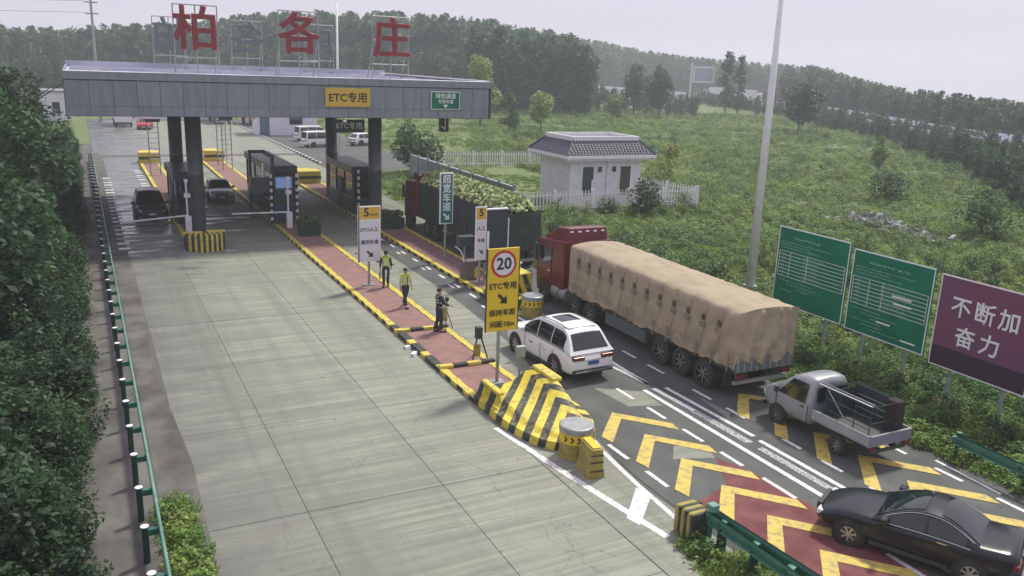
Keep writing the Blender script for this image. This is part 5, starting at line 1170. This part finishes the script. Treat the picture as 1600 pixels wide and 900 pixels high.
e = empty('gantry_sign', 'distant pale motorway sign on a single post before the far trees', 'sign', (152, 187.5, -3), R(-35)); MB().tube((-3.2, 0, 0), (-3.2, 0, 16), .3, WPAINT).build('post', e); MB().box(-2.7, 2.9, -.2, .2, 10.8, 15.2, WPAINT).build('frame', e); MB().box(-2.3, 2.5, -.24, -.2, 11.3, 14.6, mat('pale_blue_sheet', (.42, .47, .55), .5)).build('panel', e); MB().box(-1.5, .8, -.1, .1, 15.2, 16.4, GREYM).build('top_box', e)

# ------------------------------------------------------------------ vegetation
def leaf_cloud(n, size, fn, m, rng=None, up_=.7):
    """n leaf-sized quads; fn(rng) gives points (n,3)"""
    rng = rng or RNG; P = fn(n); k = len(P)
    nv = rng.normal(size=(k, 3)); nv[:, 2] = np.abs(nv[:, 2])+up_; nv /= np.linalg.norm(nv, axis=1)[:, None]
    a = np.cross(nv, rng.normal(size=(k, 3))); a /= np.linalg.norm(a, axis=1)[:, None]; b = np.cross(nv, a)
    s = (size*rng.uniform(.55, 1.3, k))[:, None]
    V = np.stack([P-a*s, P-b*s*.55+nv*s*.12, P+a*s, P+b*s*.55+nv*s*.12], 1).reshape(-1, 3)
    me = bpy.data.meshes.new('leaves'); me.vertices.add(len(V)); me.vertices.foreach_set('co', V.ravel())
    me.loops.add(4*k); me.loops.foreach_set('vertex_index', np.arange(4*k)); me.polygons.add(k); me.polygons.foreach_set('loop_start', np.arange(0, 4*k, 4))
    me.materials.append(m); me.update(calc_edges=True); return me
def blobs(centres):
    c = np.array([x[:3] for x in centres]); r = np.array([x[3:6] for x in centres])
    w = np.cbrt(r.prod(1))**2; w = w/w.sum()
    def fn(n):
        i = RNG.choice(len(c), n, p=w); d = RNG.normal(size=(n, 3)); d /= np.linalg.norm(d, axis=1)[:, None]
        return c[i]+d*r[i]*(RNG.uniform(.35, 1, n)**.5)[:, None]
    return fn
def crown_blobs(h, rad, zb, kind, n=16):
    out = []
    for i in range(n):
        t = random.random()
        if kind == 'poplar': z = zb+(h-zb)*t; rr = rad*(.35+.65*math.sin(PI*min(1, .12+t*.86)))
        elif kind == 'cone': z = zb+(h-zb)*t; rr = rad*(1-t*.85)
        else: z = zb+(h-zb)*(.1+.85*t); rr = rad*math.sin(PI*(.18+.74*t))
        a = random.random()*2*PI; q = rr*random.uniform(.2, .75); s = rr*random.uniform(.3, .55)+.15
        out.append((q*math.cos(a), q*math.sin(a), z, s, s, s*random.uniform(.7, 1.3)))
    return out
def trunk_mesh(h, r, lean=.03):
    b = MB(); pts = [Vector((0, 0, -.4))]
    for k in range(1, 6): pts.append(Vector((random.uniform(-lean, lean)*h, random.uniform(-lean, lean)*h, h*.85*k/5)))
    for k in range(5): b.tube(pts[k], pts[k+1], r*(1-k*.17), BARK, r1=r*(1-(k+1)*.17), n=8)
    for k in range(7):
        s = pts[random.randint(1, 4)]; a = random.random()*6.28; l = h*random.uniform(.15, .28); b.tube(s, s+Vector((math.cos(a)*l, math.sin(a)*l, l*.7)), r*.35, BARK, r1=r*.08, n=5)
    return b.mesh('trunk', True)
crowns = {}
def crown(kind, h, rad, zb, n, size, m, nb=16):
    return leaf_cloud(n, size, blobs(crown_blobs(h, rad, zb, kind, nb)), m)
def tree(label, x, y, h, rad, kind='round', m=LEAF, n=2200, size=.28, zb=None, name='tree', cat='tree', group=None, z=None):
    e = empty(name, label, cat, (x, y, hgt(x, y) if z is None else z), random.random()*6, group)
    zb = h*.22 if zb is None else zb
    inst('trunk', trunk_mesh(h, max(.05, h*.018)), e); inst('crown', crown(kind, h, rad, zb, n, size, m, 34 if kind == 'poplar' else 18), e)
    return e
def scatter(name, pts, rz, sc, meshes, mi=None, kind='stuff'):
    """one object: every point carries its own mesh choice, turn and size (geometry nodes)"""
    col = bpy.data.collections.new(name+'_sources')
    for i, me in enumerate(meshes): o = bpy.data.objects.new(f'{name}_source_{i:02d}', me); col.objects.link(o)
    n = len(pts); me = bpy.data.meshes.new(name); me.vertices.add(n); me.vertices.foreach_set('co', np.asarray(pts, dtype=float).ravel())
    for nm, dat in (('turn', rz), ('size', sc)):
        a = me.attributes.new(nm, 'FLOAT', 'POINT'); a.data.foreach_set('value', np.asarray(dat, dtype=float))
    a = me.attributes.new('pick', 'INT', 'POINT'); a.data.foreach_set('value', (np.asarray(mi) if mi is not None else RNG.integers(0, len(meshes), n)).astype(np.int32))
    ob = bpy.data.objects.new(name, me); C.objects.link(ob); ob['kind'] = kind
    g = bpy.data.node_groups.new(name, 'GeometryNodeTree'); g.interface.new_socket('Geometry', in_out='INPUT', socket_type='NodeSocketGeometry'); g.interface.new_socket('Geometry', in_out='OUTPUT', socket_type='NodeSocketGeometry')
    N = g.nodes; L = g.links; gi = N.new('NodeGroupInput'); go = N.new('NodeGroupOutput'); ip = N.new('GeometryNodeInstanceOnPoints'); ci = N.new('GeometryNodeCollectionInfo')
    ci.inputs['Collection'].default_value = col; ci.inputs['Separate Children'].default_value = True; ci.inputs['Reset Children'].default_value = True
    def at(nm, ty):
        x = N.new('GeometryNodeInputNamedAttribute'); x.data_type = ty; x.inputs['Name'].default_value = nm; return x.outputs['Attribute']
    m2p = N.new('GeometryNodeMeshToPoints'); L.new(gi.outputs[0], m2p.inputs[0]); L.new(m2p.outputs[0], ip.inputs['Points']); L.new(ci.outputs[0], ip.inputs['Instance']); ip.inputs['Pick Instance'].default_value = True
    L.new(at('pick', 'INT'), ip.inputs['Instance Index'])
    cx = N.new('ShaderNodeCombineXYZ'); L.new(at('turn', 'FLOAT'), cx.inputs[2]); L.new(cx.outputs[0], ip.inputs['Rotation'])
    L.new(at('size', 'FLOAT'), ip.inputs['Scale']); L.new(ip.outputs[0], go.inputs[0])
    md = ob.modifiers.new('scatter', 'NODES'); md.node_group = g
    return ob
def spot(px_az, d): return (d*math.sin(R(px_az)), d*math.cos(R(px_az)))

# grass tufts, weeds and low shrubs of the field
def tuft(n, r, h, m, w=.03):
    b = MB()
    for i in range(n):
        a = random.random()*6.28; q = r*math.sqrt(random.random()); p = Vector((q*math.cos(a), q*math.sin(a), -.02)); l = h*random.uniform(.5, 1.1)
        d = Vector((random.uniform(-.5, .5), random.uniform(-.5, .5), 1)).normalized(); s = Vector((random.uniform(-1, 1), random.uniform(-1, 1), 0)).normalized()*w*random.uniform(.7, 1.4)
        b.add([p-s, p+s, p+d*l*.6+s*.8, p+d*l+Vector((d.x, d.y, -.2))*l*.3], [(0, 1, 2, 3)], m)
    return b.mesh('tuft')
tufts = [tuft(36, .42, .26, GRASS), tuft(30, .45, .4, LEAFY, .04), tuft(30, .45, .34, GRASS, .035)]
weeds = [leaf_cloud(90, .075, blobs([(0, 0, .14, .5, .5, .16), (.2, .1, .3, .24, .24, .28)]), m, up_=1.6) for m in (LEAF, GRASS, LEAFY)]
bushes = [leaf_cloud(420, .10, blobs(crown_blobs(1.5, .9, .1, 'round', 10)), m) for m in (LEAF, LEAFD, LEAF, LEAFY)]
big_bush = [leaf_cloud(1100, .13, blobs(crown_blobs(2.6, 1.5, .1, 'round', 14)), m) for m in (LEAF, LEAFD, LEAFD)]
def rnd(a, b, n): return RNG.uniform(a, b, n)
import mathutils.noise as mn
def place(n, gen, keep=lambda x, y: True):
    out = []
    while len(out) < n:
        x, y = gen()
        if keep(x, y): out.append((x, y, hgt(x, y)))
    return out
def free(x, y):   # keep plants off the paved ground, the hut and the enclosure
    if -.1 < x < 21.7: return False
    if 33.2 < x < 40.8 and 56 < y < 61.8: return False
    if 21.6 < x < 34 and 78 < y < 150: return False
    return True
def pf(spread_a, d0, d1, p=1.0):
    def g():
        a = R(random.uniform(*spread_a)); d = d0*(d1/d0)**(random.random()**p); return d*math.sin(a), d*math.cos(a)
    return g
inlawn = lambda x, y: 27.8 < x < 41.5 and 54 < y < 82
P1 = place(27000, pf((24, 62), 26, 230), free); n = len(P1)
d_ = np.array([math.hypot(p[0], p[1]) for p in P1]); pick = np.array([random.choice((0, 0, 1, 2, 2)) + (0 if random.random() < .55 else 3) for _ in P1])
pick = np.where([mn.noise(Vector((p[0]*.06, p[1]*.06, 0))) > .12 for p in P1], np.where(pick < 3, 1, 3), pick)
pick = np.array([0 if inlawn(p[0], p[1]) else q for p, q in zip(P1, pick)])
sc1 = (.6+d_/140)*rnd(.6, 1.3, n); sc1 = np.array([.45*s if inlawn(p[0], p[1]) else s for p, s in zip(P1, sc1)])
scatter('field_grass', P1, rnd(0, 6.28, n), sc1, tufts+weeds, pick)
P1b = place(5200, pf((-14, 25), 55, 235), lambda x, y: free(x, y) and not (-1 < x < 22.2 and y < 155)); scatter('bank_grass', P1b, rnd(0, 6.28, len(P1b)), rnd(.7, 1.6, len(P1b)), tufts+weeds)
# shrubs and rank growth along the right-hand road edge
P2 = place(900, lambda: (random.uniform(22.3, 25.8), random.uniform(3, 53)), free)+place(260, lambda: (random.uniform(25.8, 30), random.uniform(14, 53)), free)
sz = np.array([min(1.0, .45+.16*(p[0]-22.1)) for p in P2])*rnd(.55, 1.15, len(P2))
sz = np.array([s*(.62 if p[1] < 33 else .95 if p[1] < 42 else .6) for p, s in zip(P2, sz)])
scatter('roadside_shrubs', P2, rnd(0, 6.28, len(P2)), sz, bushes)
P3 = place(3000, lambda: (21.75+abs(random.gauss(0, 1.1)), random.uniform(3, 54)), free)
scatter('roadside_weeds', P3, rnd(0, 6.28, len(P3)), rnd(.35, .9, len(P3)), tufts+weeds)
P2b = place(26, lambda: (random.uniform(27, 43), random.gauss(52.3, .35)), free); scatter('fence_shrubs', P2b, rnd(0, 6.28, len(P2b)), rnd(.35, .95, len(P2b)), bushes)
# scattered field bushes
def clump(x, y): return mn.noise(Vector((x*.035+3, y*.035, 2))) > .08
P4 = place(300, pf((26, 62), 45, 210), lambda x, y: free(x, y) and clump(x, y) and not inlawn(x, y) and not (25 < x < 46 and 50 < y < 64))
scatter('field_bushes', P4, rnd(0, 6.28, len(P4)), rnd(.25, .75, len(P4))*np.array([1+math.hypot(p[0], p[1])/300 for p in P4]), [bushes[0], bushes[2], bushes[3], bushes[2], bushes[3], bushes[1]])
# left bank: dark growth behind the rail
P5 = place(1700, lambda: (-abs(random.gauss(0, 2.4))-.55, random.uniform(6, 110)), lambda x, y: True)
scatter('left_bank_shrubs', P5, rnd(0, 6.28, len(P5)), rnd(.35, .95, len(P5))*np.array([min(1, .45-.25*p[0]) for p in P5]), [bushes[1], bushes[1], bushes[1], big_bush[1]])
P6 = place(420, lambda: (1.05+abs(random.gauss(0, .38)), random.uniform(13.5, 20.1)), lambda x, y: x < 1.75-.04*(y-13))+place(160, lambda: (11.2+random.random()*1.9, random.uniform(8, 12.6)), lambda x, y: True)+place(60, lambda: (11.6+random.random()*.5, random.uniform(12.4, 13.6)), lambda x, y: True)
scatter('kerbside_weeds', [(p[0], p[1], .0) for p in P6], rnd(0, 6.28, len(P6)), rnd(.2, .6, len(P6))*rnd(.6, 1.7, len(P6)), tufts+weeds)
MB().sheet([(11.3, 2), (12.9, 2), (12.9, 12.8), (11.6, 13.2), (10.8, 11.5)], .016, SOIL).build('median_soil', kind='structure')

# far woods that read as one mass
far_src = [leaf_cloud(680, .46, blobs(crown_blobs(12.5, 2.4, 1.2, k, 22)), m) for k, m in (('poplar', LEAFF), ('poplar', LEAFD), ('round', LEAFF), ('poplar', LEAFF), ('cone', LEAFF))]
sky_el = [(-30, 20), (-2, 26), (1, 31), (5, 40), (7, 44), (10.5, 60), (14, 66), (18, 70), (22, 70), (26, 64), (29, 54), (31, 43), (33, 37), (35, 29), (38, 22), (42, 17), (46, 15), (48.3, 2), (50, -6), (53, -11), (56, -16), (70, -16)]
def el(a):
    for (a0, e0), (a1, e1) in zip(sky_el[:-1], sky_el[1:]):
        if a0 <= a <= a1: return e0+(e1-e0)*(a-a0)/(a1-a0)
    return 20
P, Z = [], []
def wood(n, a0, a1, d0, d1, hf=1.0):
    for _ in range(n):
        a = random.uniform(a0, a1); d = random.uniform(d0(a) if callable(d0) else d0, d1(a) if callable(d1) else d1); x, y = spot(a, d); g = hgt(x, y)
        top = EYE+el(a)*d/1319-g
        h = max(4.5, top)*random.uniform(.78, 1.03)*hf
        P.append((x, y, g)); Z.append(h/12.7)
wood(1500, -25, 31, 235, 330); wood(320, -25, 31, 215, 240, .62)
wood(300, 24, 31.8, 190, 235, .93)
wood(900, 30.5, 50, 430, 560)
dR = lambda a: 300-(a-39)*14 if a < 46 else 202-(a-46)*9.5
def dk(a):
    T = [(31, 430), (37, 360), (42, 300), (47.3, 246), (51, 200), (54.6, 170), (60, 150), (70, 140)]
    for (a0, d0), (a1, d1) in zip(T[:-1], T[1:]):
        if a0 <= a <= a1: return d0+(d1-d0)*(a-a0)/(a1-a0)
    return 300
def low(n, a0, a1, hmin, hmax):
    for _ in range(n):
        a = random.uniform(a0, a1); d = random.uniform(dR(a)-6, dk(a)-6); x, y = spot(a, d); P.append((x, y, hgt(x, y))); Z.append(random.uniform(hmin, hmax)*(1.35 if random.random() < .07 else 1)/12.7)
low(520, 38, 47.5, 2.4, 3.9); low(620, 46.5, 63, 2.6, 4.1); wood(620, 44, 63, lambda a: dk(a)+16, lambda a: dk(a)+75, .97)
wood(90, 31, 39, 215, 250, .36)
scatter('far_woods', P, rnd(0, 6.28, len(P)), Z, far_src)

# single trees one can point to
random.seed(21)
tree('tall slim poplar on the ridge left of its twin beyond the field', *spot(40.6, 238), 15.8, 3.0, 'poplar', LEAFD, 1500, .4, zb=2)
tree('tall slim poplar just left of the mast top beyond the field', *spot(41.35, 243), 15.6, 2.2, 'poplar', LEAFD, 1300, .4, zb=2)
tree('large dark tree mass rising right of the canopy behind the field', *spot(30.3, 215), 17, 6.5, 'poplar', LEAFD, 3000, .5)
tree('pale willow-like tree above the right end of the canopy roof', *spot(24.6, 150), 12.5, 4.2, 'round', LEAFY, 2600, .34)
tree('young bright tree standing at the field edge right of the canopy end', *spot(28.7, 132), 7.0, 2.2, 'round', LEAFY, 1500, .26)
tree('small dark tree beside the bright young tree near the canopy end', *spot(26.6, 140), 6.5, 2.0, 'cone', LEAF, 1400, .26)
tree('dark poplar group in the middle distance above the hut roof', *spot(34.8, 215), 12, 3.2, 'poplar', LEAFD, 1800, .42)
tree('broad dark tree right of the far overpass in the middle distance', *spot(36.4, 205), 12, 4.2, 'round', LEAFD, 2200, .42)
tree('yellowish round bush-like tree at the far edge of the field above the hut', *spot(33.4, 165), 6.2, 2.4, 'round', LEAFY, 1400, .28)
tree('airy light-green shrub tree just right of the white hut', 47.5, 62.5, 4.6, 2.2, 'round', LEAFY, 1300, .16, zb=.4)
tree('dark shrub standing against the hut fence near the brown doorway', 37.6, 51.8, 3.0, 1.3, 'round', LEAFD, 1100, .13, zb=.2)
tree('dark leafy tree crown behind the cabbage lorry cab', 28.6, 78, 4.6, 2.9, 'round', LEAFD, 2400, .2, zb=.4)
tree('small conifer-like tree in the field at the upper right', 84, 70, 4.2, 1.5, 'cone', LEAFY, 900, .2)
tree('round shrub right of the rubble heap in the field', 56.5, 37.5, 3.4, 2.0, 'round', LEAF, 1400, .15, zb=.2)
tree('dark low bush above the rubble heap', 65, 53, 2.6, 2.2, 'round', LEAFD, 1100, .16, zb=.2)
tree('dense dark tree at the top of the mast foot by the field edge', *spot(45.2, 170), 9.5, 4.5, 'round', LEAFD, 2200, .36)
for i, (x, y, h, r_) in enumerate(((-3.1, 47, 9.5, 2.5), (-3.6, 40, 7.5, 2.4), (-3.5, 56, 10.5, 2.7), (-6.5, 45, 9.5, 3), (-4.2, 68, 10, 3.0), (-3.6, 33, 5.5, 2.0), (-9, 58, 11, 3.2), (-8, 37, 6.5, 2.6), (-4, 84, 10, 3))):
    lab = ('dark tree touching the left end of the canopy', 'dark tree in front of the canopy left end, leaning over the rail', 'tall dark tree behind the left end of the canopy', 'dark tree left of the canopy end at the picture edge', 'dark tree far behind the canopy on the left bank', 'low dark tree nearest the camera on the left bank', 'tallest dark tree at the far left edge', 'low tree left of the nearest bank tree at the picture edge', 'farthest dark tree on the left bank')[i]
    tree(lab, x, y, h, r_, 'round', LEAFD, 2600, .2, zb=.5, group='trees on the left bank')
# rubble heap
e = empty('rubble_heap', 'pale heap of broken concrete lying in the field behind the green boards', 'rubble', (52.6, 42.6, hgt(52.6, 42.6)-.1)); b = MB(); st_ = [mat('rubble_pale', (.42, .42, .40), .9, col2=(.22, .23, .22), scale=3), mat('rubble_dark', (.16, .17, .16), .9)]
for k in range(210):
    t = random.random(); x = random.gauss(0, 1.0); y = random.gauss(0, 2.2); z = max(0, 1.1-abs(x)*.5-abs(y-1)*.32)*random.random()+.1; s = random.uniform(.08, .3)
    q = Matrix.Rotation(random.random()*6, 3, Vector((random.random(), random.random(), random.random())).normalized()); pts = [q @ Vector((sx*s*random.uniform(.6, 1.3), sy*s*random.uniform(.6, 1.3), sz_*s*.5))+Vector((x, y, z)) for sz_ in (-1, 1) for sx, sy in ((-1, -1), (1, -1), (1, 1), (-1, 1))]
    b.add(pts, [(3, 2, 1, 0), (4, 5, 6, 7), (0, 1, 5, 4), (1, 2, 6, 5), (2, 3, 7, 6), (3, 0, 4, 7)], st_[random.random() < .35])
b.build('chunks', e, kind='stuff')

# motorway on its low bank beyond the field
hw = empty('motorway', '', ''); del hw['label']; del hw['category']; hw['kind'] = 'structure'
hp = [spot(60, 150), spot(54.6, 170), spot(51, 200), spot(47.3, 246), spot(42, 300), spot(37, 360), spot(31, 430)]
def ribbon(z0, w0, w1, name, m, thick=.6, zf=0):
    b = MB()
    for (xa, ya), (xb_, yb_) in zip(hp[:-1], hp[1:]):
        d = Vector((xb_-xa, yb_-ya)).normalized(); n = Vector((-d.y, d.x)); q = [(xa+n.x*w0, ya+n.y*w0), (xb_+n.x*w0, yb_+n.y*w0), (xb_+n.x*w1, yb_+n.y*w1), (xa+n.x*w1, ya+n.y*w1)]
        b.prism(q[::-1] if (w1 < w0) else q, z0-thick, z0, m)
    return b.build(name, hw)
ribbon(1.6, 0, 9, 'deck', mat('motorway_deck', (.42, .45, .5), .8), 3.5); ribbon(2.7, 0, .25, 'parapet', mat('pale_parapet', (.55, .6, .68), .6), 1.1); ribbon(2.5, 8.7, 9, 'parapet', MATS['pale_parapet'], .9)
vm = [WPAINT, mat('far_blue_paint', (.15, .25, .45), .5), RED, SILP]
for i, (a, d, L_, c) in enumerate(((42.9, 294, 9, 2), (41.3, 309, 8, 0), (39.4, 333, 8, 0))):
    x, y = spot(a+.4, d+5); e = empty('far_lorry', ['red lorry on the motorway just left of the mast', 'white lorry on the motorway right of the gantry sign', 'white lorry on the motorway under the gantry sign'][i], 'lorry', (x, y, 1.6), R(40), 'lorries on the distant motorway')
    MB().box(-1.2, 1.2, -L_/2, L_/2-2.2, .9, 3.6, vm[c]).build('cargo_box', e); MB().box(-1.15, 1.15, L_/2-2, L_/2, .5, 2.9, vm[0] if c else vm[3]).build('cab', e, bevel=.1)
    MB().box(-1.1, 1.1, -L_/2+.5, L_/2-.5, .2, .9, DKM).build('chassis', e)

# ------------------------------------------------------------------ damp summer air
hz = MB().box(-1010, 1010, -1010, 1010, -40, 45, WPAINT).build('haze', kind='stuff')
hm = bpy.data.materials.new('air'); hm.use_nodes = True; hn = hm.node_tree; hn.nodes.clear()
ho = hn.nodes.new('ShaderNodeOutputMaterial'); pv = hn.nodes.new('ShaderNodeVolumePrincipled'); pv.inputs['Density'].default_value = .00085; pv.inputs['Color'].default_value = (.88, .93, 1, 1); pv.inputs['Anisotropy'].default_value = .2
hn.links.new(pv.outputs[0], ho.inputs['Volume']); hz.data.materials.clear(); hz.data.materials.append(hm)
